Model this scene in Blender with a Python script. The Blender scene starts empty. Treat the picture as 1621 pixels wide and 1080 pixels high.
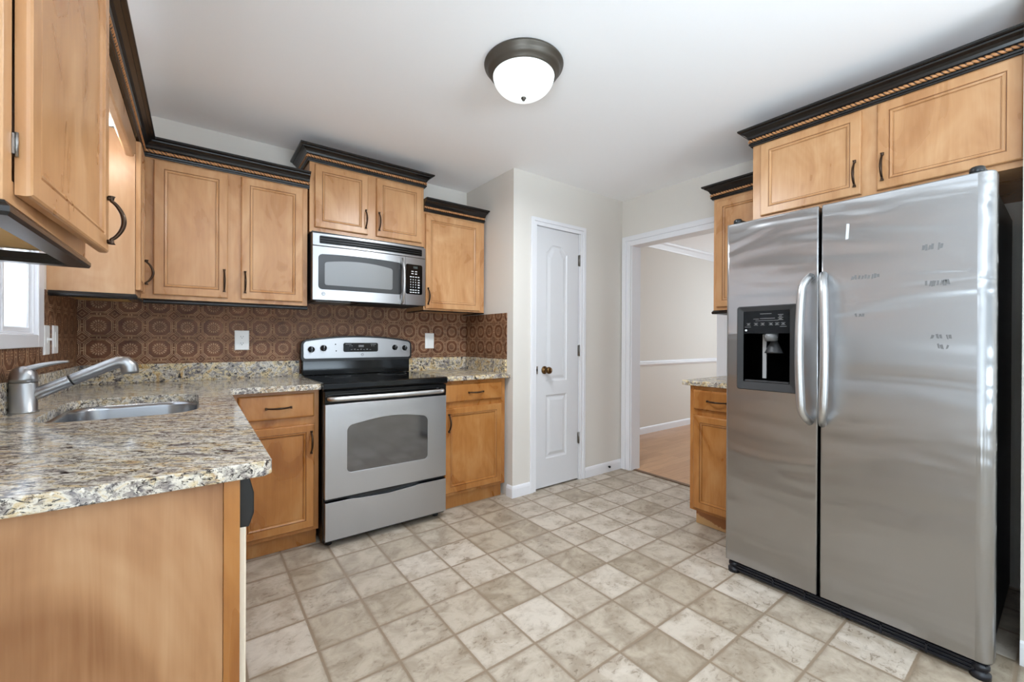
import bpy, bmesh, math, random
from mathutils import Vector
from mathutils.geometry import tessellate_polygon

random.seed(7)
SC = bpy.context.scene
COL = SC.collection
PI = math.pi

# ------------------------------------------------------------------ camera
F_PX, YAW, PITCH, ROLL, CAM_Z = 665.47, 0.6426, -0.0020, 0.0045, 1.1663
cam_data = bpy.data.cameras.new('camera')
cam_data.sensor_fit = 'HORIZONTAL'
cam_data.sensor_width = 36.0
cam_data.lens = 36.0 * F_PX / 1621.0
cam_data.clip_start = 0.02
cam = bpy.data.objects.new('camera', cam_data)
COL.objects.link(cam)
f0 = Vector((math.sin(YAW), math.cos(YAW), 0)); r0 = Vector((math.cos(YAW), -math.sin(YAW), 0)); u0 = Vector((0, 0, 1))
fw = f0 * math.cos(PITCH) + u0 * math.sin(PITCH)
up = u0 * math.cos(PITCH) - f0 * math.sin(PITCH)
rt = r0 * math.cos(ROLL) + up * math.sin(ROLL)
up = up * math.cos(ROLL) - r0 * math.sin(ROLL)
from mathutils import Matrix
cam.matrix_world = Matrix(((rt.x, up.x, -fw.x, 0), (rt.y, up.y, -fw.y, 0), (rt.z, up.z, -fw.z, CAM_Z), (0, 0, 0, 1)))
SC.camera = cam

# ------------------------------------------------------------------ room numbers
XL, XR = -0.515, 3.114        # left wall, right wall
YB, YR = 3.160, -3.20         # stove wall, rear wall
XP, YP = 1.868, 2.482         # pantry corner
H = 2.44
DIN_X, DIN_Y = 6.9, 3.22      # dining room far corner
CT = 0.918                    # worktop height

# ------------------------------------------------------------------ light and exposure
SC.view_settings.view_transform = 'Standard'
SC.view_settings.look = 'None'
SC.view_settings.exposure = 0.27
SC.view_settings.gamma = 1.0
SC.view_settings.use_curve_mapping = False
SC.cycles.max_bounces = 14
SC.cycles.diffuse_bounces = 8
SC.cycles.glossy_bounces = 6
SC.cycles.transmission_bounces = 8
SC.cycles.sample_clamp_indirect = 6.0
world = bpy.data.worlds.new('sky')
SC.world = world
world.use_nodes = True
wn = world.node_tree
wn.nodes['Background'].inputs['Color'].default_value = (0.78, 0.90, 1.0, 1)
wn.nodes['Background'].inputs['Strength'].default_value = 0.8

def area_light(name, loc, direction, sx, sy, watts, color=(1, 1, 1)):
    l = bpy.data.lights.new(name, 'AREA')
    l.shape = 'RECTANGLE'; l.size = sx; l.size_y = sy; l.energy = watts; l.color = color
    o = bpy.data.objects.new(name, l); COL.objects.link(o)
    o.location = loc
    o.rotation_euler = Vector(direction).to_track_quat('-Z', 'Y').to_euler()
    return o
# daylight arriving through the openings of the place
area_light('daylight_rear_window', (1.25, YR - 0.14, 1.3), (0, 1, 0.3), 2.9, 1.7, 2.5, (0.76, 0.89, 1.0))
area_light('daylight_side_window', (XL - 0.16, -0.95, 1.42), (1, 0, 0.3), 1.35, 2.2, 22, (0.76, 0.89, 1.0))
# added upward area lights outside the windows, fill for the ceiling
area_light('upward_fill_rear', (1.25, YR - 1.75, 0.02), (0, 0.3, 1), 4.2, 3.4, 780, (0.72, 0.87, 1.0))
area_light('upward_fill_side', (XL - 1.85, -0.95, 0.02), (0.3, 0, 1), 3.4, 3.4, 820, (0.72, 0.87, 1.0))
area_light('daylight_sink_window', (XL - 0.16, 2.06, 1.6), (1, 0, 0), 0.74, 0.85, 5, (0.84, 0.93, 1.0))
area_light('dining_fill', (DIN_X + 0.14, 1.6, 1.35), (-1, 0, 0), 2.2, 1.9, 44, (0.82, 0.92, 1.0))  # added light at an unseen window, brightens the dining room

# ------------------------------------------------------------------ materials
def s2l(c):
    c = c / 255.0
    return c / 12.92 if c <= 0.04045 else ((c + 0.055) / 1.055) ** 2.4
def rgb(r, g, b):
    return (s2l(r), s2l(g), s2l(b), 1.0)

class G:
    """small helper that writes a node tree"""
    def __init__(self, name):
        self.mat = bpy.data.materials.new(name)
        self.mat.use_nodes = True
        self.t = self.mat.node_tree
        self.b = self.t.nodes['Principled BSDF']
    def n(self, kind, ins=None, **attrs):
        nd = self.t.nodes.new(kind)
        for k, v in attrs.items():
            setattr(nd, k, v)
        for k, v in (ins or {}).items():
            self.set(nd.inputs[k], v)
        return nd
    def set(self, sock, v):
        if isinstance(v, bpy.types.NodeSocket):
            self.t.links.new(v, sock)
        else:
            sock.default_value = v
    def m(self, op, a, b=None, c=None):
        ins = {0: a}
        if b is not None: ins[1] = b
        if c is not None: ins[2] = c
        return self.n('ShaderNodeMath', ins, operation=op).outputs[0]
    def p(self, **kw):
        names = {'color': 'Base Color', 'rough': 'Roughness', 'metal': 'Metallic', 'spec': 'Specular IOR Level', 'coat': 'Coat Weight',
                 'coat_rough': 'Coat Roughness', 'normal': 'Normal', 'aniso': 'Anisotropic', 'trans': 'Transmission Weight', 'ior': 'IOR',
                 'emit': 'Emission Color', 'emit_s': 'Emission Strength', 'tangent': 'Tangent', 'alpha': 'Alpha', 'sss': 'Subsurface Weight'}
        for k, v in kw.items():
            self.set(self.b.inputs[names[k]], v)
        return self
    def pos(self):
        return self.n('ShaderNodeNewGeometry').outputs['Position']
    def obj(self):
        return self.n('ShaderNodeTexCoord').outputs['Object']
    def sep(self, v):
        return self.n('ShaderNodeSeparateXYZ', {0: v}).outputs
    def comb(self, x, y, z):
        return self.n('ShaderNodeCombineXYZ', {0: x, 1: y, 2: z}).outputs[0]
    def mapping(self, v, scale=(1, 1, 1), rot=(0, 0, 0), loc=(0, 0, 0)):
        return self.n('ShaderNodeMapping', {'Vector': v, 'Scale': scale, 'Rotation': rot, 'Location': loc}).outputs[0]
    def noise(self, v, scale, detail=4, rough=0.55, dist=0.0):
        return self.n('ShaderNodeTexNoise', {'Vector': v, 'Scale': scale, 'Detail': detail, 'Roughness': rough, 'Distortion': dist}).outputs['Fac']
    def ramp(self, fac, stops, interp='LINEAR'):
        r = self.n('ShaderNodeValToRGB', {0: fac})
        r.color_ramp.interpolation = interp
        e = r.color_ramp.elements
        while len(e) < len(stops): e.new(0.5)
        for el, (pos, col) in zip(e, stops):
            el.position = pos
            el.color = col if not isinstance(col, (int, float)) else (col, col, col, 1)
        return r.outputs['Color']
    def mix(self, fac, a, b, blend='MIX'):
        nd = self.n('ShaderNodeMix', None, data_type='RGBA', blend_type=blend)
        self.set(nd.inputs[0], fac); self.set(nd.inputs[6], a); self.set(nd.inputs[7], b)
        return nd.outputs[2]
    def bump(self, h, strength=0.3, dist=0.01):
        return self.n('ShaderNodeBump', {'Height': h, 'Strength': strength, 'Distance': dist}).outputs[0]
    def rng(self, v, a, b, c, d):
        return self.n('ShaderNodeMapRange', {0: v, 1: a, 2: b, 3: c, 4: d}).outputs[0]

M = {}
def plain(key, col, rough=0.5, metal=0.0, **kw):
    M[key] = G(key).p(color=col, rough=rough, metal=metal, **kw).mat
    return M[key]

def paint(key, col, rough=0.6, bump=0.04):
    g = G(key); p = g.pos()
    n = g.noise(p, 260, 3)
    g.p(color=col, rough=rough, spec=0.3, normal=g.bump(n, bump, 0.002))
    M[key] = g.mat
paint('wall_paint', rgb(222, 217, 209))
paint('ceiling_paint', rgb(250, 250, 251), 0.8, 0.12)
plain('trim_white', rgb(232, 232, 235), 0.28)
plain('door_white', rgb(218, 218, 220), 0.25)
plain('plate_white', rgb(238, 238, 236), 0.3)
plain('plate_slot', rgb(60, 58, 56), 0.5)

def wood(key, c_dark, c_mid, c_light, rough=0.3, coarse=1.0, rot=(0, 0, 0)):
    g = G(key)
    oi = g.n('ShaderNodeObjectInfo').outputs['Random']
    off = g.m('MULTIPLY', oi, 37.0)
    base = g.n('ShaderNodeVectorMath', {0: g.obj(), 1: g.comb(off, off, off)}, operation='ADD').outputs[0]
    v = g.mapping(base, rot=rot)
    mott = g.noise(g.mapping(v, (5 * coarse, 5 * coarse, 2.4 * coarse)), 1.0, 3, 0.55, 1.2)
    grain = g.noise(g.mapping(v, (120, 120, 3.0)), 1.0, 3, 0.6, 0.4)
    fine = g.noise(g.mapping(v, (16 * coarse, 16 * coarse, 2.2 * coarse)), 1.0, 3, 0.55, 2.6)
    f = g.m('ADD', g.m('MULTIPLY', mott, 0.70), g.m('ADD', g.m('MULTIPLY', grain, 0.10), g.m('MULTIPLY', fine, 0.20)))
    col = g.ramp(f, [(0.34, c_dark), (0.5, c_mid), (0.66, c_light)])
    g.p(color=col, rough=g.rng(mott, 0.3, 0.7, rough - 0.05, rough + 0.05), spec=0.45, normal=g.bump(grain, 0.03, 0.001))
    M[key] = g.mat
wood('maple', rgb(172, 120, 76), rgb(193, 144, 98), rgb(206, 161, 117))
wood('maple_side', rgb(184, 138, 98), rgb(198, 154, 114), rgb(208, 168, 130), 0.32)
wood('maple_base', rgb(146, 90, 42), rgb(170, 113, 58), rgb(184, 132, 78))
wood('end_panel_wood', rgb(140, 94, 58), rgb(172, 126, 86), rgb(192, 150, 110), 0.4, 0.8)
wood('plywood', rgb(190, 150, 88), rgb(204, 166, 104), rgb(214, 178, 118), 0.6)
plain('glaze', rgb(104, 66, 38), 0.4)
plain('rope_groove', rgb(48, 30, 20), 0.5)
plain('rope_wood', rgb(196, 138, 88), 0.4)
plain('espresso', rgb(22, 19, 18), 0.22, spec=0.5)
plain('bronze', rgb(66, 50, 38), 0.34, 0.8)
plain('bronze_lamp', rgb(84, 78, 70), 0.42, 0.55)
plain('brass_knob', rgb(112, 84, 52), 0.25, 1.0)
plain('nickel', rgb(150, 146, 142), 0.35, 1.0)

def granite(key, tint, rot, gold, gloss=0.09):
    g = G(key); p = g.pos()
    v = g.mapping(g.mapping(p, (1, 1, 1), (0, 0, 0.6426)), (1.0, rot, rot))
    big = g.noise(v, 11, 5, 0.65, 1.0)
    col = g.ramp(big, [(0.33, rgb(104, 98, 100)), (0.42, rgb(160, 150, 142)), (0.49, rgb(212, 204, 190)), (0.56, rgb(208, 188, 152)), (0.66, gold)])
    grey = g.noise(v, 22, 6, 0.7, 0.8)
    col = g.mix(g.ramp(grey, [(0.52, 0.0), (0.59, 0.85)]), col, rgb(134, 126, 122))
    cream = g.noise(v, 32, 4, 0.6, 0.6)
    col = g.mix(g.ramp(cream, [(0.52, 0.0), (0.60, 0.9)]), col, tint)
    blk = g.noise(v, 26, 7, 0.76, 1.8)
    col = g.mix(g.ramp(blk, [(0.54, 0.0), (0.585, 1.0)]), col, rgb(38, 34, 36))
    spk = g.noise(p, 150, 3, 0.7, 0.4)
    col = g.mix(g.ramp(spk, [(0.57, 0.0), (0.64, 0.8)]), col, rgb(60, 50, 46))
    g.p(color=col, rough=gloss, spec=0.5 if gloss < 0.15 else 0.3)
    M[key] = g.mat
granite('granite', rgb(226, 218, 204), 2.3, rgb(184, 154, 118))
granite('granite_gold', rgb(222, 202, 158), 1.3, rgb(186, 146, 88), 0.24)

def floor_tiles():
    g = G('vinyl_tile'); p = g.pos(); x, y, z = g.sep(p)
    wob = g.noise(p, 9, 3)
    gx = g.m('DIVIDE', g.m('SUBTRACT', x, 0.5916), 0.2258)
    gy = g.m('DIVIDE', g.m('SUBTRACT', y, 2.357), 0.2240)
    ix = g.m('FLOOR', gx); iy = g.m('FLOOR', gy)
    fx = g.m('SUBTRACT', gx, ix); fy = g.m('SUBTRACT', gy, iy)
    ex = g.m('MINIMUM', fx, g.m('SUBTRACT', 1.0, fx)); ey = g.m('MINIMUM', fy, g.m('SUBTRACT', 1.0, fy))
    e = g.m('MINIMUM', ex, ey)
    fray = g.m('MULTIPLY', g.m('SUBTRACT', g.noise(p, 70, 4, 0.7), 0.5), 0.018)
    e2 = g.m('ADD', e, fray)
    cell = g.comb(ix, iy, 0.0)
    wn_ = g.n('ShaderNodeTexWhiteNoise', {'Vector': cell}, noise_dimensions='3D')
    rnd = wn_.outputs['Value']
    off = g.n('ShaderNodeVectorMath', {0: wn_.outputs['Color']}, operation='SCALE'); off.inputs[3].default_value = 13.0
    vv = g.n('ShaderNodeVectorMath', {0: p, 1: off.outputs[0]}, operation='ADD').outputs[0]
    mott = g.noise(vv, 9, 5, 0.62, 0.5)
    streak = g.noise(g.mapping(vv, (26, 40, 20)), 1.0, 5, 0.7, 0.8)
    lo = g.mix(rnd, rgb(144, 129, 110), rgb(172, 158, 141))
    hi = g.mix(rnd, rgb(176, 162, 143), rgb(202, 191, 177))
    col = g.mix(g.ramp(mott, [(0.36, 0.0), (0.60, 1.0)]), lo, hi)
    pitamt = g.rng(wn_.outputs['Color'], 0, 1, 0.25, 1.0)
    pit = g.m('MULTIPLY', g.ramp(streak, [(0.54, 0.0), (0.61, 1.0)]), g.m('MULTIPLY', pitamt, g.ramp(mott, [(0.40, 1.0), (0.58, 0.25)])))
    col = g.mix(g.m('MULTIPLY', pit, 0.8), col, rgb(108, 90, 70))
    edge = g.ramp(g.m('ADD', e, g.m('MULTIPLY', g.m('SUBTRACT', streak, 0.5), 0.16)), [(0.0, 0.75), (0.075, 0.0)])
    col = g.mix(g.m('MULTIPLY', edge, g.rng(rnd, 0, 1, 0.7, 0.25)), col, rgb(118, 100, 80))
    gm = g.ramp(e2, [(0.016, 1.0), (0.026, 0.0)])
    col = g.mix(gm, col, rgb(140, 122, 102))
    hgt = g.m('SUBTRACT', g.m('MULTIPLY', g.ramp(e2, [(0.014, 0.0), (0.04, 1.0)]), 1.0), g.m('MULTIPLY', pit, 0.35))
    g.p(color=col, rough=g.rng(mott, 0.3, 0.7, 0.34, 0.5), spec=0.35, normal=g.bump(hgt, 0.35, 0.003))
    M['vinyl_tile'] = g.mat
floor_tiles()

def plank_floor():
    g = G('oak_planks'); p = g.pos(); x, y, z = g.sep(p)
    br = g.n('ShaderNodeTexBrick', {'Vector': p, 'Color1': rgb(186, 140, 100), 'Color2': rgb(204, 160, 118), 'Mortar': rgb(150, 108, 74),
                                   'Scale': 1.0, 'Mortar Size': 0.0012, 'Brick Width': 1.1, 'Row Height': 0.09, 'Bias': 0.0})
    gr = g.noise(g.mapping(p, (4, 60, 4)), 1.0, 4, 0.6, 1.0)
    col = g.mix(g.ramp(gr, [(0.4, 0.0), (0.7, 0.4)]), br.outputs['Color'], rgb(160, 112, 76))
    g.p(color=col, rough=0.3)
    M['oak_planks'] = g.mat
plank_floor()

def tin(key, axis):
    """embossed copper sheet: octagons with rosettes, small diamonds between"""
    g = G(key); p = g.pos(); s = g.sep(p)
    a = g.m('DIVIDE', g.m('SUBTRACT', s[axis], {0: -0.427, 1: 2.663 }[axis]), 0.1265)
    b = g.m('DIVIDE', g.m('SUBTRACT', s[2], 1.107), 0.1270)
    fa = g.m('SUBTRACT', a, g.m('ROUND', a)); fb = g.m('SUBTRACT', b, g.m('ROUND', b))
    ax, ay = g.m('ABSOLUTE', fa), g.m('ABSOLUTE', fb)
    octd = g.m('MAXIMUM', g.m('MAXIMUM', ax, ay), g.m('MULTIPLY', g.m('ADD', ax, ay), 0.655))
    def line(d, c, w):
        return g.m('MAXIMUM', 0.0, g.m('SUBTRACT', 1.0, g.m('DIVIDE', g.m('ABSOLUTE', g.m('SUBTRACT', d, c)), w)))
    h = g.m('MAXIMUM', line(octd, 0.402, 0.022), line(octd, 0.452, 0.018))
    # diamonds at the corners of the cells
    dd = g.m('ADD', g.m('SUBTRACT', 0.5, ax), g.m('SUBTRACT', 0.5, ay))
    h = g.m('MAXIMUM', h, line(dd, 0.23, 0.026))
    h = g.m('MAXIMUM', h, g.m('MULTIPLY', line(dd, 0.09, 0.04), 0.6))
    # small links half way along the sides
    lk = g.m('MAXIMUM', g.m('MULTIPLY', g.m('GREATER_THAN', ax, 0.455), line(ay, 0.055, 0.03)), g.m('MULTIPLY', g.m('GREATER_THAN', ay, 0.455), line(ax, 0.055, 0.03)))
    h = g.m('MAXIMUM', h, lk)
    # rosette
    r = g.m('SQRT', g.m('ADD', g.m('MULTIPLY', fa, fa), g.m('MULTIPLY', fb, fb)))
    th = g.m('ARCTAN2', fb, fa)
    pet = g.m('ABSOLUTE', g.m('COSINE', g.m('MULTIPLY', th, 8.0)))
    band = g.m('MINIMUM', 1.0, g.m('MULTIPLY', line(r, 0.205, 0.075), 1.6))
    inner = g.m('MULTIPLY', line(r, 0.09, 0.06), g.m('ABSOLUTE', g.m('COSINE', g.m('MULTIPLY', th, 4.0))))
    ros = g.m('MAXIMUM', g.m('MULTIPLY', band, g.m('POWER', pet, 1.5)), g.m('MAXIMUM', g.m('MULTIPLY', inner, 0.8), line(r, 0.0, 0.03)))
    h = g.m('MAXIMUM', h, g.m('MULTIPLY', ros, 0.75))
    worn = g.noise(p, 16, 5, 0.7, 0.6)
    scuff = g.noise(p, 130, 3, 0.6)
    base = g.mix(g.ramp(worn, [(0.32, 0.0), (0.68, 1.0)]), rgb(82, 47, 30), rgb(126, 82, 55))
    hi = g.m('MULTIPLY', g.m('POWER', h, 1.3), g.m('MULTIPLY', g.ramp(worn, [(0.35, 0.6), (0.6, 1.0)]), g.ramp(scuff, [(0.35, 0.5), (0.55, 1.0)])))
    col = g.mix(hi, base, rgb(226, 190, 152))
    g.p(color=col, rough=0.45, metal=0.15, spec=0.35, normal=g.bump(g.m('ADD', h, g.m('MULTIPLY', worn, 0.25)), 0.5, 0.003))
    M[key] = g.mat
tin('tin_along', 0)
tin('tin_across', 1)

def steel(key, col, rough, tangent, aniso=0.75, wavy=0.0):
    g = G(key); p = g.pos()
    nrm = g.n('ShaderNodeNewGeometry').outputs['Normal']
    if wavy:      # the thin sheet is slightly dented, so reflections ripple
        w1 = g.noise(g.mapping(p, (0.8, 1.3, 6.0)), 1.0, 2, 0.45, 0.7)
        nrm = g.bump(w1, wavy, 0.03)
    g.p(color=col, metal=1.0, rough=rough, normal=nrm, aniso=aniso, tangent=g.comb(*tangent))
    M[key] = g.mat
steel('steel', rgb(184, 184, 186), 0.34, (0.0, 0.0, 1.0), 0.5)
steel('steel_fridge', rgb(172, 172, 173), 0.28, (0.0, 1.0, 0.0), 0.8, 0.36)
plain('steel_handle', rgb(200, 200, 200), 0.36, 1.0)
plain('steel_sink', rgb(176, 178, 182), 0.24, 1.0)
plain('steel_faucet', rgb(176, 176, 177), 0.36, 1.0)
plain('black_gloss', rgb(8, 8, 9), 0.10, spec=0.3)
plain('black_deep', rgb(2, 2, 2), 0.5, spec=0.0)
plain('black_panel', rgb(5, 5, 6), 0.12, spec=0.16)
plain('grey_pale', rgb(160, 160, 160), 0.4)
plain('black_satin', rgb(20, 20, 21), 0.32)
plain('black_matte', rgb(16, 16, 17), 0.6)
plain('navy_plastic', rgb(18, 20, 30), 0.35)
plain('charcoal', rgb(54, 54, 55), 0.42, spec=0.3)
plain('oven_glass', rgb(118, 118, 120), 0.07, 0.9)
plain('mw_frame', rgb(58, 58, 59), 0.16)
plain('mw_glass', rgb(134, 134, 134), 0.22, 0.35)
plain('display', rgb(54, 58, 54), 0.2)
plain('print_white', rgb(206, 206, 206), 0.5)
plain('print_grey', rgb(120, 120, 120), 0.5)
plain('grey_plastic', rgb(112, 112, 112), 0.4)
plain('residue', rgb(112, 112, 112), 0.7)
plain('residue_pale', rgb(206, 208, 210), 0.6)
plain('appliance_white', rgb(232, 218, 196), 0.4)
g = G('shade_white'); g.p(color=rgb(244, 244, 246), rough=0.5)
tr = g.n('ShaderNodeBsdfTranslucent', {'Color': rgb(250, 250, 252)})
mx = g.n('ShaderNodeMixShader', {0: 0.55, 1: g.b.outputs[0], 2: tr.outputs[0]})
g.t.links.new(mx.outputs[0], g.t.nodes['Material Output'].inputs['Surface'])
M['shade_white'] = g.mat
g = G('pane_glass'); g.p(color=(1, 1, 1, 1), rough=0.0, trans=1.0, ior=1.02); M['pane_glass'] = g.mat
g = G('lamp_glass'); p = g.pos()
sw = g.noise(g.mapping(p, (6, 6, 10)), 1.0, 4, 0.6, 2.5)
g.p(color=rgb(236, 240, 240), rough=0.25, emit=g.ramp(sw, [(0.35, rgb(206, 224, 226)), (0.6, rgb(250, 254, 255))]), emit_s=0.7)
M['lamp_glass'] = g.mat

# ------------------------------------------------------------------ mesh helpers
def W(x, y, z): return (x, y, z)
def face_south(y0):                  # plane facing -y: (along x, z, out)
    return lambda u, z, o: (u, y0 - o, z)
def face_west(x0):                   # plane facing -x: (along y, z, out)
    return lambda u, z, o: (x0 - o, u, z)
def face_east(x0):                   # plane facing +x: (along y, z, out)
    return lambda u, z, o: (x0 + o, u, z)
def face_up(z0):                     # plane facing up: (x, y, out)
    return lambda x, y, o: (x, y, z0 + o)

class MB:
    def __init__(self, tf=W):
        self.v, self.f, self.mi, self.sm, self.tf = [], [], [], [], tf
    def vert(self, a, b, c):
        self.v.append(self.tf(a, b, c)); return len(self.v) - 1
    def face(self, idx, mi=0, smooth=False):
        self.f.append(tuple(idx)); self.mi.append(mi); self.sm.append(smooth)
    def box(self, a0, a1, b0, b1, c0, c1, mi=0):
        i = [self.vert(a, b, c) for c in (c0, c1) for b in (b0, b1) for a in (a0, a1)]
        for q in ((0, 1, 3, 2), (4, 6, 7, 5), (0, 4, 5, 1), (2, 3, 7, 6), (0, 2, 6, 4), (1, 5, 7, 3)):
            self.face([i[k] for k in q], mi)
        return self
    def loops(self, rings, mis=None, cap0=True, cap1=True, smooth=False, closed=True):
        """rings: lists of (a,b,c) of equal length, skinned one to the next"""
        idx = [[self.vert(*p) for p in r] for r in rings]
        n = len(idx[0])
        for k in range(len(idx) - 1):
            mi = mis[k] if mis else 0
            for j in range(n if closed else n - 1):
                j2 = (j + 1) % n
                self.face((idx[k][j], idx[k][j2], idx[k + 1][j2], idx[k + 1][j]), mi, smooth)
        if cap0: self.face(idx[0][::-1], mis[0] if mis else 0)
        if cap1: self.face(idx[-1], mis[-1] if mis else 0)
        return self
    def rings(self, a0, a1, b0, b1, steps, mis, back=True):
        """nested rectangles: steps = (inset, out)"""
        rr = []
        for ins, o in steps:
            rr.append([(a0 + ins, b0 + ins, o), (a1 - ins, b0 + ins, o), (a1 - ins, b1 - ins, o), (a0 + ins, b1 - ins, o)])
        return self.loops(rr, mis, cap0=back)
    def prism(self, outer, c0, c1, holes=(), mi=0, mi_side=None):
        """flat plate with holes between out=c0 and out=c1"""
        ms = mi if mi_side is None else mi_side
        polys = [outer] + list(holes)
        flat = [p for pl in polys for p in pl]
        tris = tessellate_polygon([[Vector((p[0], p[1], 0)) for p in pl] for pl in polys])
        lo = [self.vert(p[0], p[1], c0) for p in flat]
        hi = [self.vert(p[0], p[1], c1) for p in flat]
        for t in tris:
            self.face([lo[k] for k in t], mi); self.face([hi[k] for k in t][::-1], mi)
        base = 0
        for pl in polys:
            n = len(pl)
            for k in range(n):
                k2 = (k + 1) % n
                self.face((lo[base + k], lo[base + k2], hi[base + k2], hi[base + k]), ms)
            base += n
        return self
    def colplate(self, us, lo, hi, o0, o1, mi=0, bulge=None):
        """plate whose lower and upper edges are functions of u"""
        bf = bulge or (lambda u: 0.0)
        rr = [[(u, lo(u), o0), (u, hi(u), o0), (u, hi(u), o1 + bf(u)), (u, lo(u), o1 + bf(u))] for u in us]
        return self.loops(rr)
    def tube(self, path, rad, n=10, mi=0, squash=None, cap=True):
        """round bar along a path of mapped points; rad number or list"""
        P = [Vector(self.tf(*p)) for p in path]
        R = rad if isinstance(rad, (list, tuple)) else [rad] * len(P)
        rings = []; ref = None
        for k, p in enumerate(P):
            d = (P[min(k + 1, len(P) - 1)] - P[max(k - 1, 0)])
            d = d.normalized() if d.length > 1e-9 else Vector((0, 0, 1))
            if ref is None:
                ref = Vector((0, 0, 1)) if abs(d.z) < 0.9 else Vector((1, 0, 0))
            s = (ref - d * ref.dot(d)).normalized(); t = d.cross(s); ref = s
            a, b = (1, 1) if squash is None else squash
            rings.append([p + s * (R[k] * a * math.cos(2 * PI * j / n)) + t * (R[k] * b * math.sin(2 * PI * j / n)) for j in range(n)])
        keep = self.tf; self.tf = W
        self.loops([[tuple(q) for q in r] for r in rings], [mi] * len(rings), cap, cap, True)
        self.tf = keep
        return self
    def lathe(self, prof, center, axis='z', n=40, mi=0, cap=True, smooth=True):
        """prof = (radius, height) pairs about an axis through center (world)"""
        rr = []
        cx, cy, cz = center
        for r, h in prof:
            ring = []
            for j in range(n):
                c, s = r * math.cos(2 * PI * j / n), r * math.sin(2 * PI * j / n)
                ring.append({'z': (cx + c, cy + s, cz + h), 'x': (cx + h, cy + c, cz + s), 'y': (cx + c, cy + h, cz + s)}[axis])
            rr.append(ring)
        keep = self.tf; self.tf = W
        self.loops(rr, [mi] * len(rr), cap, cap, smooth)
        self.tf = keep
        return self
    def sweep(self, path, prof, z0, end_skew=0.0, mi=0):
        """moulding swept along plan points, profile (out, z); out is to the right of travel"""
        pts = [Vector(p) for p in path]; n = len(pts); rr = []
        nr = [Vector(((pts[k + 1] - pts[k]).y, -(pts[k + 1] - pts[k]).x)).normalized() for k in range(n - 1)]
        for k in range(n):
            if k == 0: m = nr[0]
            elif k == n - 1: m = nr[-1]
            else: m = (nr[k - 1] + nr[k]) / (1 + nr[k - 1].dot(nr[k]))
            along = (pts[-1] - pts[-2]).normalized() * end_skew if k == n - 1 else Vector((0, 0))
            rr.append([(pts[k].x + (m.x + along.x) * o, pts[k].y + (m.y + along.y) * o, z0 + z) for o, z in prof])
        return self.loops(rr)
    def build(self, name, mats, parent=None, bevel=0.0, segs=2, label=None, auto=None):
        if not isinstance(mats, (list, tuple)): mats = [mats]
        if parent is not None: org = WLOC[parent.name]
        else:
            lo = [min(p[k] for p in self.v) for k in range(3)]; hi = [max(p[k] for p in self.v) for k in range(3)]
            org = ((lo[0] + hi[0]) / 2, (lo[1] + hi[1]) / 2, lo[2])
        me = bpy.data.meshes.new(name)
        me.from_pydata([(p[0] - org[0], p[1] - org[1], p[2] - org[2]) for p in self.v], [], self.f)
        for m in mats: me.materials.append(M[m] if isinstance(m, str) else m)
        for pl, mi, sm in zip(me.polygons, self.mi, self.sm):
            pl.material_index = min(mi, len(mats) - 1); pl.use_smooth = sm
        bm = bmesh.new(); bm.from_mesh(me)
        bmesh.ops.recalc_face_normals(bm, faces=bm.faces)
        bm.to_mesh(me); bm.free()
        o = bpy.data.objects.new(name, me)
        COL.objects.link(o)
        if parent is not None:
            o.parent = parent
        else:
            o.location = org
        WLOC[o.name] = tuple(org)
        if bevel:
            b = o.modifiers.new('bevel', 'BEVEL'); b.width = bevel; b.segments = segs; b.limit_method = 'ANGLE'; b.angle_limit = 0.6
        if label: o['label'] = label
        return o
WLOC = {}

def thing(name, label, cat, loc, group=None):
    o = bpy.data.objects.new(name, None); COL.objects.link(o)
    o.location = loc; o.empty_display_size = 0.1
    o['label'] = label; o['category'] = cat
    if group: o['group'] = group
    WLOC[o.name] = tuple(loc)
    return o
def tag(o, label, cat, group=None):
    o['label'] = label; o['category'] = cat
    if group: o['group'] = group
    return o
def struct(o, label=None):
    o['kind'] = 'structure'
    if label: o['label'] = label
    return o
def rrect(a0, a1, b0, b1, r, n=6):
    pts = []
    for cx, cy, s in ((a1 - r, b0 + r, -PI / 2), (a1 - r, b1 - r, 0), (a0 + r, b1 - r, PI / 2), (a0 + r, b0 + r, PI)):
        for k in range(n + 1):
            t = s + PI / 2 * k / n
            pts.append((cx + r * math.cos(t), cy + r * math.sin(t)))
    return pts
def rect(a0, a1, b0, b1):
    return [(a0, b0), (a1, b0), (a1, b1), (a0, b1)]

# ------------------------------------------------------------------ the setting
m = MB().box(XL - 0.2, 3.17, YR - 0.2, YB + 0.15, -0.06, 0.0)
struct(m.build('floor', 'vinyl_tile'))
m = MB().box(3.17, DIN_X + 0.2, YR - 0.2, DIN_Y + 0.15, -0.06, 0.002)
struct(m.build('floor_dining', 'oak_planks'))
m = MB().box(XL - 0.2, DIN_X + 0.2, YR - 0.2, DIN_Y + 0.2, H, H + 0.08)
struct(m.build('ceiling', 'ceiling_paint'))
m = MB().box(XL - 0.12, XR, YB, YB + 0.12, 0, H)
struct(m.build('wall_back', 'wall_paint'))
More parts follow.
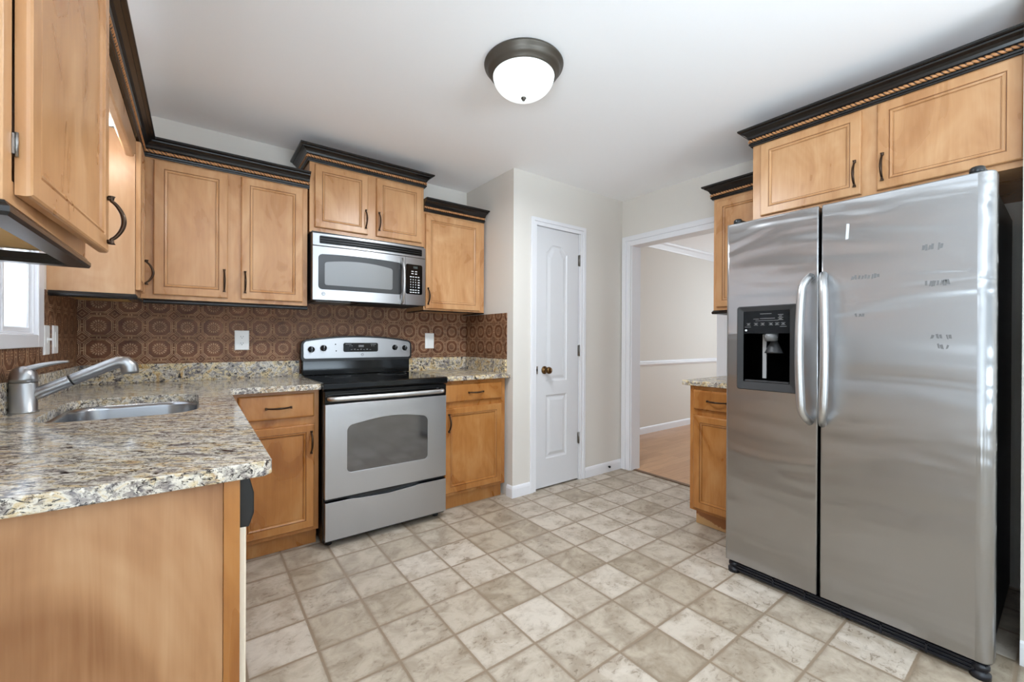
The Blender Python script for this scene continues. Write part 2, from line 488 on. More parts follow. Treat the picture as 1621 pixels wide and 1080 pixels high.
# left wall with sink window and patio door openings
WY0, WY1, WZ0, WZ1 = 1.69, 2.43, 1.18, 2.02
fl = face_east(XL)
m = MB(fl).prism(rect(YR, YB, 0, H), -0.12, 0.0, [rect(WY0, WY1, WZ0, WZ1)[::-1], rect(-2.1, 0.2, 0.75, 2.15)[::-1]])
struct(m.build('wall_left', 'wall_paint'))
m = MB(face_south(YR)).prism(rect(XL - 0.12, DIN_X, 0, H), 0.0, 0.12, [rect(-0.2, 2.7, 0.5, 2.2)[::-1], ])
m = MB(lambda u, z, o: (u, YR + o, z)).prism(rect(XL - 0.12, DIN_X, 0, H), -0.12, 0.0, [rect(-0.2, 2.7, 0.45, 2.2)[::-1]])
struct(m.build('wall_rear', 'wall_paint'))
DY0, DY1, DZ = 1.59, 2.383, 2.03
m = MB(face_west(XR)).prism([(YR, 0), (DY0, 0), (DY0, DZ), (DY1, DZ), (DY1, 0), (DIN_Y, 0), (DIN_Y, H), (YR, H)], -0.12, 0.0)
struct(m.build('wall_right', 'wall_paint'))
# pantry closet walls
PX0, PX1, PZ = 2.083, 2.568, 2.062
m = MB(face_south(YP)).prism([(XP, 0), (PX0, 0), (PX0, PZ), (PX1, PZ), (PX1, 0), (XR, 0), (XR, H), (XP, H)], -0.1, 0.0)
m.tf = W
m.box(XP, XP + 0.1, YP + 0.1, YB, 0, H)
struct(m.build('wall_pantry', 'wall_paint'))
# short wall that closes the refrigerator bay
m = MB().box(2.395, XR, 0.0, 0.112, 0, H)
struct(m.build('wall_fridge', 'wall_paint'))
m = MB().box(XR + 0.12, DIN_X, DIN_Y, DIN_Y + 0.12, 0, H)
struct(m.build('wall_dining', 'wall_paint'))
m = MB(face_west(DIN_X)).prism(rect(YR, DIN_Y, 0, H), -0.12, 0.0, [rect(0.5, 2.7, 0.45, 2.25)[::-1]])
struct(m.build('wall_dining_side', 'wall_paint'))

# baseboards
BB = [(0, 0), (0.014, 0), (0.014, 0.012), (0.012, 0.062), (0.008, 0.078), (0.003, 0.086), (0, 0.086)]
def board(name, path):
    return struct(MB().sweep(path, BB, 0.0).build(name, 'trim_white'))
# travel so that the room lies to the right
board('baseboard_pantry_corner', [(XP, 2.545), (XP, YP), (2.03, YP)])
board('baseboard_pantry', [(2.632, YP), (XR, YP)])
board('baseboard_dining', [(XR + 0.12, DIN_Y), (DIN_X, DIN_Y)])
board('baseboard_fridge', [(XR, 0.0), (2.395, 0.0), (2.395, 0.112)][::-1])

# pantry door casing, doorway casing and jamb
def casing(mb, u0, u1, z1, w, t=0.016, off=0.0):
    prof = [(0, t), (w * 0.35, t), (w * 0.45, t * 0.72), (w, t * 0.55)]
    def ushape(i0, i1):
        return [(u0 - i1, 0), (u0 - i0, 0), (u0 - i0, z1 + i0), (u1 + i0, z1 + i0), (u1 + i0, 0), (u1 + i1, 0), (u1 + i1, z1 + i1), (u0 - i1, z1 + i1)]
    mb.prism(ushape(0.0, w * 0.5), off + 0.0005, off + t * 0.62)
    mb.prism(ushape(w * 0.5, w), off + 0.0005, off + t)
m = MB(face_south(YP)); casing(m, PX0 + 0.005, PX1 - 0.0, PZ - 0.008, 0.058)
m.prism([(PX0, 0), (PX0 + 0.006, 0), (PX0 + 0.006, PZ - 0.008), (PX1 - 0.006, PZ - 0.008), (PX1 - 0.006, 0), (PX1, 0), (PX1, PZ), (PX0, PZ)], -0.1, 0.0)
struct(m.build('trim_1', 'trim_white', bevel=0.003), 'white painted casing around the narrow pantry door')
m = MB(face_west(XR)); casing(m, DY0, DY1, DZ - 0.015, 0.088, 0.018)
m.prism([(DY0, 0), (DY0 + 0.012, 0), (DY0 + 0.012, DZ - 0.015), (DY1 - 0.012, DZ - 0.015), (DY1 - 0.012, 0), (DY1, 0), (DY1, DZ), (DY0, DZ)], -0.125, 0.0)
struct(m.build('trim_2', 'trim_white', bevel=0.003), 'wide white casing around the open doorway to the dining room')
CR = [(0, 0), (0.012, 0), (0.018, 0.012), (0.022, 0.022), (0.02, 0.028), (0.012, 0.034), (0.014, 0.044), (0.01, 0.06), (0, 0.064)]
struct(MB().sweep([(XR + 0.12, DIN_Y), (DIN_X, DIN_Y)], CR, 0.852).build('trim_3', 'trim_white'), 'white chair rail along the dining room wall')
CM = [(0, 0), (0.012, 0), (0.018, 0.012), (0.05, 0.05), (0.07, 0.066), (0.08, 0.08), (0.08, 0.09), (0, 0.09)]
struct(MB().sweep([(XR + 0.12, DIN_Y), (DIN_X, DIN_Y)], CM, H - 0.09).build('trim_4', 'trim_white'), 'white crown moulding at the dining room ceiling')
m = MB().box(3.145, 3.185, DY0 + 0.012, DY1 - 0.012, 0.0, 0.007)
plain('threshold_wood', rgb(104, 76, 50), 0.4)
struct(m.build('trim_5', 'threshold_wood', bevel=0.003), 'thin brown threshold strip between tile and wood floor')

# pantry door, two raised panels, the upper one with an arched head
fs = face_south(YP)
def arch_loop(u0_, u1_, z0_, z1_, rise, ins, n=18):
    a, b = u0_ + ins, u1_ - ins
    pts = [(a, z0_ + ins), (b, z0_ + ins)]
    mid = (a + b) / 2; hw = (b - a) / 2
    for k in range(n + 1):
        t = 1 - 2 * k / n
        if rise:
            s = min(1.0, (1 - abs(t)) / 0.62); s = s * s * (3 - 2 * s)
        else: s = 0
        pts.append((mid + t * hw, z1_ - ins + rise * s))
    return pts
DX0, DX1, DZ0, DZ1 = 2.094, 2.556, 0.014, 2.05
specs = [(2.195, 2.42, 0.843, 1.862, 0.06), (2.195, 2.42, 0.235, 0.735, 0.0)]
door = MB(fs).prism(rect(DX0, DX1, DZ0, DZ1), -0.038, -0.003, [arch_loop(*s, 0.0)[::-1] for s in specs])
for s in specs:
    L = []
    for ins, o in ((0.0, -0.003), (0.006, -0.009), (0.018, -0.012), (0.024, -0.011), (0.044, -0.0045), (0.05, -0.004)):
        L.append([(p[0], p[1], o) for p in arch_loop(*s, ins)])
    L.insert(0, [(p[0], p[1], -0.036) for p in arch_loop(*s, 0.0)])
    door.loops(L, smooth=False, cap0=False)
d = struct(door.build('door_1', 'door_white'), 'narrow white pantry door with two moulded panels, the upper arched')
k = MB().lathe([(0.0, 0.004), (0.031, 0.004), (0.031, -0.002), (0.026, -0.007), (0.011, -0.009), (0.010, -0.03), (0.018, -0.036), (0.026, -0.044), (0.028, -0.054), (0.024, -0.064), (0.012, -0.069), (0.0, -0.07)], (2.178, YP, 0.933), 'y', 28)
k.build('door_knob', 'brass_knob', d, label='dark brass round knob')
for hz in (1.833, 1.082, 0.353):
    hm = MB(fs).box(2.545, 2.562, hz - 0.045, hz + 0.045, -0.004, 0.0005)
    hm.tube([(2.5585, hz - 0.047, 0.004), (2.5585, hz + 0.047, 0.004)], 0.0055, 10)
    hm.build('hinge', 'nickel', d)
lm = MB(fs).box(2.0945, 2.110, 0.905, 0.965, -0.004, -0.0015).box(2.098, 2.106, 0.925, 0.945, -0.003, 0.0015, 1)
lm.build('latch_plate', ['nickel', 'black_matte'], d)
tag(MB().lathe([(0.0, 0.0), (0.006, 0.0), (0.006, -0.010), (0.010, -0.011), (0.010, -0.018), (0.0, -0.018)], (2.925, YP - 0.013, 0.048), 'y', 16).build('door_stop', 'black_matte'),
    'tiny dark round stop on the white baseboard right of the pantry door', 'door stop')

# sink window on the left wall
wn1 = MB(fl)
for (a0, a1, b0, b1) in ((WY1, WY1 + 0.075, WZ0 - 0.05, WZ1 + 0.08), (WY0 - 0.075, WY0, WZ0 - 0.05, WZ1 + 0.08), (WY0, WY1, WZ1, WZ1 + 0.08), (WY0, WY1, WZ0 - 0.05, WZ0)):
    wn1.box(a0, a1, b0, b1, 0.0, 0.018)
wn1.box(WY1 - 0.008, WY1, WZ0, WZ1, -0.115, 0.006); wn1.box(WY0, WY0 + 0.008, WZ0, WZ1, -0.115, 0.006)
wn1.box(WY0 + 0.008, WY1 - 0.008, WZ0, WZ0 + 0.008, -0.115, 0.006); wn1.box(WY0 + 0.008, WY1 - 0.008, WZ1 - 0.008, WZ1, -0.115, 0.006)
w1 = struct(wn1.build('window_1', 'trim_white', bevel=0.004), 'white framed window above the sink, mostly hidden by a wall cabinet')
sx0, sx1 = WY0 + 0.009, WY1 - 0.009
mid = 2.135
for (a, b, o) in ((mid + 0.001, sx1, -0.012), (sx0, mid - 0.001, -0.016)):
    s_ = MB(fl).prism(rect(a, b, WZ0 + 0.009, WZ1 - 0.009), o - 0.010, o + 0.008, [rect(a + 0.014, b - 0.014, WZ0 + 0.026, WZ1 - 0.026)[::-1]]).build('window_sash', 'trim_white', w1, bevel=0.002)
    MB(fl).box(a + 0.014, b - 0.014, WZ0 + 0.026, WZ1 - 0.026, o - 0.004, o + 0.003).build('window_pane', 'shade_white', s_)
# daylight openings behind the camera
w2 = MB(lambda u, z, o: (u, YR + o, z)).prism(rect(-0.28, 2.78, 0.37, 2.28), -0.10, 0.018, [rect(-0.15, 1.22, 0.5, 2.15)[::-1], rect(1.28, 2.65, 0.5, 2.15)[::-1]])
struct(w2.build('window_2', 'trim_white'), 'wide white framed window in the rear wall')
w3 = MB(fl).prism(rect(-2.18, 0.28, 0.67, 2.23), -0.10, 0.018, [rect(-2.05, -0.98, 0.8, 2.1)[::-1], rect(-0.92, 0.15, 0.8, 2.1)[::-1]])
struct(w3.build('window_4', 'trim_white'), 'white framed window in the left wall of the breakfast area')
w4 = MB(face_west(DIN_X)).prism(rect(0.42, 2.78, 0.37, 2.33), -0.10, 0.018, [rect(0.55, 1.57, 0.5, 2.2)[::-1], rect(1.63, 2.65, 0.5, 2.2)[::-1]])  # out-of-view window added so light reaches the dining room
struct(w4.build('window_3', 'trim_white'), 'unseen white framed window added to light the dining room')

# ------------------------------------------------------------------ copper backsplash and granite
SK = 1.018
m = MB().box(XL + 0.001, XP - 0.001, YB - 0.006, YB - 0.001, 0.93, 1.41)
tag(m.build('backsplash', 'tin_along'), 'embossed brown copper tin backsplash along the stove wall', 'backsplash', 'tin backsplash panels')
m = MB(fl).prism([(0.985, SK), (YB - 0.006, SK), (YB - 0.006, 1.37), (WY1 + 0.076, 1.37), (WY1 + 0.076, WZ0 - 0.051), (0.985, WZ0 - 0.051)], 0.001, 0.006)
tag(m.build('backsplash', 'tin_across'), 'dark embossed copper tin backsplash under and beside the sink window', 'backsplash', 'tin backsplash panels')
m = MB(face_west(XP)).box(2.556, YB - 0.006, SK, 1.372, 0.001, 0.006)
tag(m.build('backsplash', 'tin_across'), 'short dark copper tin backsplash on the pantry side wall right of the stove', 'backsplash', 'tin backsplash panels')

def slab(name, poly, holes, mat, z0, z1, label, cat, bev=0.006):
    o = MB(face_up(0)).prism(poly, z0, z1, holes).build(name, mat, bevel=bev, segs=3)
    return tag(o, label, cat)
SINK = rrect(-0.40, 0.005, 1.785, 2.40, 0.11, 10)
slab('worktop', [(XL, 0.985), (0.110, 0.985), (0.125, 1.0), (0.125, 2.505), (0.553, 2.505), (0.553, YB), (XL, YB)], [SINK[::-1]], 'granite', CT - 0.031, CT,
     'large L-shaped speckled granite worktop with cut-out for the sink', 'worktop')
slab('worktop', [(1.321, 2.505), (XP - 0.002, 2.505), (XP - 0.002, YB), (1.321, YB)], [], 'granite_gold', CT - 0.031, CT,
     'short golden granite worktop between the stove and the pantry wall', 'worktop')
slab('worktop', [(2.474, 1.075), (2.474, 1.497), (XR, 1.497), (XR, 1.075)], [], 'granite_gold', CT - 0.031, CT,
     'small granite worktop left of the refrigerator by the doorway', 'worktop')
def upstand(box, label, mat='granite_gold'):
    tag(MB().box(*box, CT, SK + 0.004).build('upstand', mat, bevel=0.002), label, 'upstand', 'granite upstands')
upstand((XL, XL + 0.02, 0.985, YB - 0.0), 'granite upstand along the left wall behind the faucet', 'granite')
upstand((XL + 0.02, 0.553, YB - 0.022, YB - 0.006), 'granite upstand on the stove wall left of the stove', 'granite_gold')
upstand((1.321, XP - 0.02, YB - 0.022, YB - 0.006), 'golden granite upstand on the stove wall right of the stove')
upstand((XP - 0.02, XP - 0.001, 2.556, YB - 0.006), 'golden granite upstand against the pantry side wall')

# ------------------------------------------------------------------ sink and faucet
sk = thing('sink', 'undermount stainless steel sink sunk into the L-shaped granite worktop', 'sink', (-0.2, 2.09, 0.70))
def shrink(loop, d):
    cx, cy = -0.1975, 2.0925
    return [(cx + (p[0] - cx) * (1 - d / 0.2), cy + (p[1] - cy) * (1 - d / 0.3)) for p in loop]
prof = [(-0.03, 0.8868), (0.003, 0.8868), (0.006, 0.87), (0.010, 0.76), (0.02, 0.725), (0.05, 0.712), (0.15, 0.706)]
rr = [[(p[0], p[1], z) for p in shrink(SINK, dd)] for dd, z in prof]
back = [[(p[0], p[1], z - 0.003) for p in shrink(SINK, dd - 0.003)] for dd, z in prof][::-1]
MB().loops(rr, cap0=False, cap1=True, smooth=True).build('basin', 'steel_sink', sk)
MB().lathe([(0.0, 0.003), (0.03, 0.003), (0.044, 0.006), (0.046, 0.001), (0.0, 0.001)], (-0.1975, 2.0925, 0.7055), 'z', 24).build('drain', 'steel_handle', sk)

fx, fy = -0.462, 2.09
fa = thing('faucet', 'brushed steel single-lever pull-out kitchen faucet behind the sink', 'faucet', (fx, fy, CT))
MB().lathe([(0.0, 0), (0.036, 0), (0.036, 0.005), (0.033, 0.008), (0.033, 0.098), (0.0325, 0.100), (0.0, 0.100)], (fx, fy, CT), 'z', 36).build('body', 'steel_faucet', fa)
MB().lathe([(0.0, 0.1), (0.033, 0.101), (0.0335, 0.115), (0.031, 0.132), (0.024, 0.146), (0.012, 0.153), (0.0, 0.155)], (fx, fy, CT), 'z', 36).build('cap', 'steel_faucet', fa)
lv = MB(); N = 14; pth = []; 
rings = []
for k in range(N + 1):
    t = k / N
    x = fx - 0.015 + 0.118 * t; y = fy + 0.012 * t; z = CT + 0.136 + 0.036 * math.sin(t * 1.35) - 0.004 * t
    w = 0.024 * (1 - 0.55 * t); h = 0.013 * (1 - 0.68 * t)
    rings.append([(x, y + w * math.cos(a), z + h * math.sin(a)) for a in [2 * PI * j / 12 for j in range(12)]])
lv.loops(rings, smooth=True).build('lever', 'steel_faucet', fa)
a = Vector((fx + 0.012, fy + 0.002, CT + 0.052)); b = Vector((-0.243, 2.098, 1.075))
def along(t): return tuple(a + (b - a) * t)
MB().tube([along(0), along(0.06), along(0.45), along(0.47)], [0.020, 0.0205, 0.0195, 0.0185], 20).build('spout', 'steel_faucet', fa)
MB().tube([along(0.465), along(0.485)], [0.019, 0.019], 20).build('ring', 'black_matte', fa)
hd = MB()
pts = [along(0.48), along(0.5), along(0.8)] + [(-0.252, 2.098, 1.071), (-0.232, 2.099, 1.079), (-0.214, 2.100, 1.077), (-0.203, 2.101, 1.064), (-0.200, 2.101, 1.045), (-0.1995, 2.101, 1.036)]
hd.tube(pts, [0.0185, 0.0195, 0.020, 0.0205, 0.0225, 0.025, 0.0262, 0.0258, 0.024], 20).build('spray_head', 'steel_faucet', fa)

# ------------------------------------------------------------------ cabinet parts
STEPS = [(0.0, 0.0), (0.0, 0.0125), (0.0015, 0.0165), (0.005, 0.0190), (0.0405, 0.0190), (0.0420, 0.0158), (0.0440, 0.0158), (0.0465, 0.0180), (0.0535, 0.0150), (0.0555, 0.0095), (0.0572, 0.0095), (0.0582, 0.0105)]
SMI = [0, 0, 0, 0, 0, 1, 0, 0, 0, 0, 1, 0]
DRAW = [(0.0, 0.0), (0.0, 0.010), (0.002, 0.0145), (0.006, 0.0180), (0.011, 0.0190), (0.012, 0.0190)]
def handle(tf, u, z, parent, vertical=True, L=0.125, o0=0.019):
    mb = MB(tf); n = 30; path = []; rad = []
    for k in range(n + 1):
        t = -1 + 2 * k / n; s = abs(t)
        if s > 0.80:
            o = 0.0085
            r = 0.0062 + 0.0016 * math.cos((s - 0.80) / 0.2 * 4 * PI)
        else:
            o = 0.0085 + 0.024 * (math.cos(s / 0.80 * PI / 2) ** 0.75)
            r = 0.0042 + 0.0016 * (1 - s / 0.8)
        w = t * L / 2
        path.append((u, z + w, o0 + o) if vertical else (u + w, z, o0 + o)); rad.append(r)
    mb.tube(path, rad, 10)
    for s in (-1, 1):
        w = s * L / 2 * 0.9
        c = (u, z + w) if vertical else (u + w, z)
        mb.tube([(c[0], c[1], o0 - 0.001), (c[0], c[1], o0 + 0.008)], 0.0055, 10)
    return mb.build('handle', 'bronze', parent)
def cab_door(tf, u0_, u1_, z0_, z1_, parent, hu=None, hz=None, mat='maple', o=0.0):
    t2 = (lambda a, b, c: tf(a, b, c + o))
    d_ = MB(t2).rings(u0_, u1_, z0_, z1_, STEPS, SMI).build('door', [mat, 'glaze'], parent)
    if hu is not None: handle(t2, hu, hz, d_)
    return d_
def cab_drawer(tf, u0_, u1_, z0_, z1_, parent, hu=None, hz=None, mat='maple_base'):
    d_ = MB(tf).rings(u0_, u1_, z0_, z1_, DRAW, [0] * 6).build('drawer', [mat], parent)
    if hu is not None: handle(tf, hu, hz, d_, False)
    return d_
CROWN = [(-0.012, 0.0), (0.010, 0.0), (0.011, 0.006), (0.016, 0.008), (0.017, 0.016), (0.013, 0.019), (0.010, 0.022), (0.010, 0.038), (0.015, 0.040), (0.019, 0.044), (0.023, 0.054), (0.031, 0.064), (0.041, 0.070), (0.045, 0.072), (0.046, 0.078), (0.056, 0.080), (0.060, 0.084), (0.060, 0.092), (-0.012, 0.092)]
def rope_along(path, z, r=0.0088, off=0.0135):
    """twisted two-strand rope following the moulding"""
    pts = [Vector(p) for p in path]; n = len(pts)
    nr = [Vector(((pts[k + 1] - pts[k]).y, -(pts[k + 1] - pts[k]).x)).normalized() for k in range(n - 1)]
    off_pts = []
    for k in range(n):
        mm = nr[0] if k == 0 else nr[-1] if k == n - 1 else (nr[k - 1] + nr[k]) / (1 + nr[k - 1].dot(nr[k]))
        off_pts.append(pts[k] + mm * off)
    mb = MB(); K = 12
    for k in range(n - 1):
        d_ = off_pts[k + 1] - off_pts[k]; Ln = d_.length; d_.normalize(); nn = nr[k]
        steps = max(2, int(Ln / 0.003)); rr_ = []
        for s in range(steps + 1):
            t = Ln * s / steps; c = off_pts[k] + d_ * t; ring = []
            for j in range(K):
                an = 2 * PI * j / K
                rad = r * (0.62 + 0.38 * abs(math.sin(an + t * 2 * PI / 0.034)) ** 0.6)
                ring.append((c.x + nn.x * rad * math.cos(an), c.y + nn.y * rad * math.cos(an), z + rad * math.sin(an)))
            rr_.append(ring)
        f0_ = len(mb.f)
        mb.loops(rr_, smooth=True)
        for q in range(f0_, len(mb.f)):
            k_ = q - f0_; s_i, j_ = divmod(k_, K)
            if s_i < steps and abs(math.sin(2 * PI * (j_ + 0.5) / K + Ln * (s_i + 0.5) / steps * 2 * PI / 0.034)) < 0.42: mb.mi[q] = 1
    return mb
def crown(path, z0, parent=None, end_skew=0.0, label=None):
    if parent is None:
        c = MB().sweep(path, CROWN, z0, end_skew).build('crown_moulding', 'espresso')
        tag(c, label, 'moulding')
    else:
        c = MB().sweep(path, CROWN, z0, end_skew).build('crown_moulding', 'espresso', parent)
    r_ = rope_along(path, z0 + 0.030)
    r_.build('rope_trim', ['rope_wood', 'rope_groove'], c)
    return c
RAIL = [(-0.034, 0.0), (-0.034, -0.016), (-0.028, -0.024), (0.006, -0.024), (0.009, -0.018), (0.009, -0.010), (0.004, -0.004), (0.002, 0.0)]
UZ0, UZ1 = 1.372, 2.125      # wall cabinets
FB = 2.850                   # front plane of cabinets on the stove wall
FLX = -0.232                 # front plane of cabinets on the left wall

# carcass: closed box with a face frame whose openings show as reveals
def carcass(box, parent, mat='maple', bottom=None, bevel=0.0015):
    return MB().box(*box).build('carcass', [mat], parent, bevel=bevel)

# --- left wall, near cabinet with the ajar door
NY0, NY1 = 0.955, 1.532
c = thing('wall_cabinet', 'nearest wall cabinet on the left wall, its door slightly ajar', 'cabinet', (XL, 1.24, UZ0))
mb = MB(); mb.box(XL, FLX - 0.02, NY0, NY1, UZ0 + 0.012, UZ1)
mb.build('carcass', 'maple_side', c, bevel=0.0015)
mb = MB(face_east(FLX - 0.02)).prism(rect(NY0, NY1, UZ0, UZ1), 0.0, 0.02, [rect(NY0 + 0.038, NY1 - 0.038, UZ0 + 0.04, UZ1 - 0.04)[::-1]])
mb.build('face_frame', 'maple', c, bevel=0.0015)
MB().box(XL + 0.01, FLX - 0.021, NY0 + 0.01, NY1 - 0.01, UZ0 + 0.008, UZ0 + 0.0118).build('underside', 'plywood', c)
MB().sweep([(XL, NY0), (FLX, NY0), (FLX, NY1), (XL, NY1)], RAIL, UZ0).build('light_rail', 'espresso', c, label='black light rail under the cabinet')
ang = math.radians(2.6); hy = 1.0
def ajar(u, z, o):
    du, do = (u - hy), o
    return (FLX + 0.001 + do * math.cos(ang) + du * math.sin(ang), hy + du * math.cos(ang) - do * math.sin(ang), z)
d_ = MB(ajar).rings(hy, 1.535, 1.392, 2.088, STEPS, SMI).build('door', ['maple', 'glaze'], c)
handle(ajar, 1.512, 1.475, d_)
for hz in (1.47, 2.02):
    MB().box(FLX + 0.0005, FLX + 0.003, hy - 0.010, hy - 0.001, hz - 0.016, hz + 0.016).tube([(FLX + 0.004, hy - 0.004, hz - 0.019), (FLX + 0.004, hy - 0.004, hz + 0.019)], 0.0025, 8).build('hinge', 'nickel', d_)
# --- valance over the sink window
vz0 = 1.985
pts = [(1.533, 2.097), (2.618, 2.097), (2.618, 2.02)] + [(2.60 - 0.028 * math.sin(t), 2.02 - 0.028 * (1 - math.cos(t))) for t in (0.0, 0.4, 0.8, 1.2, 1.57)] + [(1.533, 1.992)]
v_ = MB(face_east(FLX - 0.02)).prism(pts[::-1], -0.012, 0.02).build('valance', 'maple_side', bevel=0.008, segs=3)
tag(v_, 'shaped maple valance board spanning above the sink window', 'valance')

# --- small glass lamp above the sink, behind the valance
sl_ = thing('sink_lamp', 'small glowing glass lamp above the sink, half hidden behind the valance', 'wall lamp', (XL, 2.40, 2.15))
MB().lathe([(0.0, 0.0), (0.05, 0.0), (0.05, 0.012), (0.02, 0.02), (0.0, 0.02)], (XL + 0.0005, 2.40, 2.20), 'x', 24).tube([(XL + 0.015, 2.40, 2.20), (-0.36, 2.40, 2.215), (-0.33, 2.40, 2.20), (-0.325, 2.40, 2.175)], 0.008, 10).build('arm', 'bronze_lamp', sl_)
MB().lathe([(0.0, 0.12), (0.025, 0.12), (0.035, 0.10), (0.055, 0.05), (0.062, 0.015), (0.055, 0.0), (0.0, -0.004)], (-0.325, 2.40, 2.065), 'z', 28).build('lamp_shade', 'lamp_glass', sl_)
slb = bpy.data.lights.new('sink_bulb', 'POINT'); slb.energy = 1.3; slb.shadow_soft_size = 0.05; slb.color = (1.0, 0.98, 0.96)
slo = bpy.data.objects.new('sink_bulb', slb); COL.objects.link(slo); slo.location = (-0.325, 2.40, 2.0)

# --- left wall, corner cabinet beside the window
c = thing('wall_cabinet', 'corner wall cabinet right of the sink window with bare maple side and narrow door', 'cabinet', (XL, 2.73, UZ0))
MB().box(XL, FLX - 0.001, 2.62, YB - 0.001, UZ0, UZ1).build('carcass', ['maple_side'], c, bevel=0.0015)
MB().box(XL + 0.02, FLX - 0.02, 2.64, YB - 0.02, UZ0 - 0.004, UZ0 - 0.0002).build('underside', 'plywood', c)
MB().sweep([(XL, 2.62), (FLX, 2.62), (FLX, FB - 0.012)], RAIL, UZ0).build('light_rail', 'espresso', c, label='black light rail under the cabinet')
cab_door(face_east(FLX), 2.628, 2.822, 1.394, 2.088, c, 2.80, 1.50)

# --- stove wall, double cabinet
c = thing('wall_cabinet', 'tall double-door maple wall cabinet left of the microwave', 'cabinet', (0.17, YB, UZ0))
fb = face_south(FB)
MB().box(FLX, 0.545, FB, YB - 0.008, UZ0, UZ1).build('carcass', ['maple'], c, bevel=0.0015)
MB().sweep([(FLX + 0.01, FB), (0.545, FB)], RAIL, UZ0).build('light_rail', 'espresso', c, label='black light rail under the cabinet')
cab_door(fb, -0.182, 0.136, 1.394, 2.088, c, 0.119, 1.489)
cab_door(fb, 0.198, 0.517, 1.394, 2.088, c, 0.217, 1.489)
crown([(XL, NY0), (FLX, NY0), (FLX, FB), (0.554, FB)], 2.098, label='long black crown moulding with rope trim wrapping the left wall and corner cabinets')

# --- cabinet above the microwave
c = thing('wall_cabinet', 'raised two-door maple cabinet above the microwave', 'cabinet', (0.94, YB, 1.83))
MB().box(0.556, 1.322, FB, YB - 0.001, 1.836, 2.30).build('carcass', ['maple'], c, bevel=0.0015)
cab_door(fb, 0.585, 0.913, 1.868, 2.262, c, 0.897, 1.967)
cab_door(fb, 0.971, 1.300, 1.868, 2.262, c, 0.987, 1.967)
crown([(0.556, YB - 0.002), (0.556, FB), (1.322, FB), (1.322, YB - 0.002)], 2.274, c)

# --- narrow cabinet right of the microwave
c = thing('wall_cabinet', 'single-door maple wall cabinet between the microwave and the pantry wall', 'cabinet', (1.6, YB, UZ0))
MB().box(1.3225, 1.848, FB, YB - 0.001, UZ0 + 0.012, UZ1).build('carcass', ['maple'], c, bevel=0.0015)
MB().sweep([(1.3225, YB - 0.002), (1.3225, FB), (1.848, FB), (1.848, YB - 0.002)], [(-0.018, 0.0), (-0.018, -0.008), (0.0, -0.008), (0.002, 0.0)], UZ0 + 0.012).build('light_rail', 'espresso', c, label='black light rail under the cabinet')
cab_door(fb, 1.332, 1.800, 1.396, 2.088, c, 1.350, 1.485)
crown([(1.3225, FB), (1.842, FB)], 2.104, c, 0.36)

# --- right wall, small cabinet by the doorway
SX = 2.794
c = thing('wall_cabinet', 'small maple wall cabinet left of the refrigerator by the doorway', 'cabinet', (XR, 1.27, UZ0))
MB().box(SX, XR - 0.001, 1.087, 1.46, UZ0, UZ1 + 0.02).build('carcass', ['maple'], c, bevel=0.0015)
MB().sweep([(XR - 0.002, 1.46), (SX, 1.46), (SX, 1.087)], RAIL, UZ0).build('light_rail', 'espresso', c, label='black light rail under the cabinet')
cab_door(face_west(SX), 1.112, 1.436, 1.394, 2.098, c, 1.13, 1.49)
crown([(XR - 0.002, 1.46), (SX, 1.46), (SX, 1.087)], 2.118, c)

# --- above the refrigerator
OX = 2.5
c = thing('wall_cabinet', 'deep two-door maple cabinet above the stainless refrigerator', 'cabinet', (XR, 0.6, 1.83))
MB().box(OX, XR - 0.001, 0.1125, 1.085, 1.833, 2.30).build('carcass', ['maple'], c, bevel=0.0015)
fo = face_west(OX)
cab_door(fo, 0.600, 1.040, 1.858, 2.250, c, 0.622, 1.957)
cab_door(fo, 0.116, 0.543, 1.858, 2.250, c, 0.522, 1.957)
crown([(XR - 0.002, 1.085), (OX, 1.085), (OX, 0.113)], 2.258, c)

# ------------------------------------------------------------------ base cabinets
def toe(box, parent, mat='maple_base'):
    return MB().box(*box).build('toe_kick', [mat], parent)
BF = 2.548
fbase = face_south(BF)
c = thing('base_cabinet', 'corner maple base cabinet with drawer and door left of the stove', 'cabinet', (0.3, 2.85, 0))
MB().box(0.075, 0.549, BF, YB - 0.008, 0.10, 0.886).build('carcass', ['maple_base'], c, bevel=0.0015)
toe((0.10, 0.549, BF + 0.062, YB - 0.008, 0.0, 0.0995), c)
cab_drawer(fbase, 0.165, 0.523, 0.738, 0.868, c, 0.347, 0.80)
cab_door(fbase, 0.165, 0.523, 0.122, 0.696, c, 0.507, 0.597, 'maple_base')
c = thing('base_cabinet', 'maple base cabinet with drawer and door between the stove and the pantry wall', 'cabinet', (1.58, 2.85, 0))
MB().box(1.322, 1.842, BF, YB - 0.008, 0.10, 0.886).build('carcass', ['maple_base'], c, bevel=0.0015)
toe((1.322, 1.835, BF + 0.04, YB - 0.008, 0.0, 0.0995), c)
cab_drawer(fbase, 1.336, 1.806, 0.740, 0.862, c, 1.575, 0.80)
cab_door(fbase, 1.336, 1.800, 0.122, 0.700, c, 1.363, 0.602, 'maple_base')
RX = 2.504
c = thing('base_cabinet', 'small maple base cabinet left of the refrigerator, toe kick worn', 'cabinet', (XR, 1.27, 0))
fr = face_west(RX)
MB().box(RX, XR - 0.001, 1.085, 1.455, 0.105, 0.886).build('carcass', ['maple_base'], c, bevel=0.0015)
g = G('worn_toe'); p = g.pos(); z_ = g.sep(p)[2]; x_ = g.sep(p)[1]
wl = g.m('ADD', z_, g.m('ADD', g.m('MULTIPLY', g.m('SUBTRACT', 1.46, x_), 0.22), g.m('MULTIPLY', g.m('SUBTRACT', g.noise(p, 40, 5, 0.7), 0.5), 0.05)))
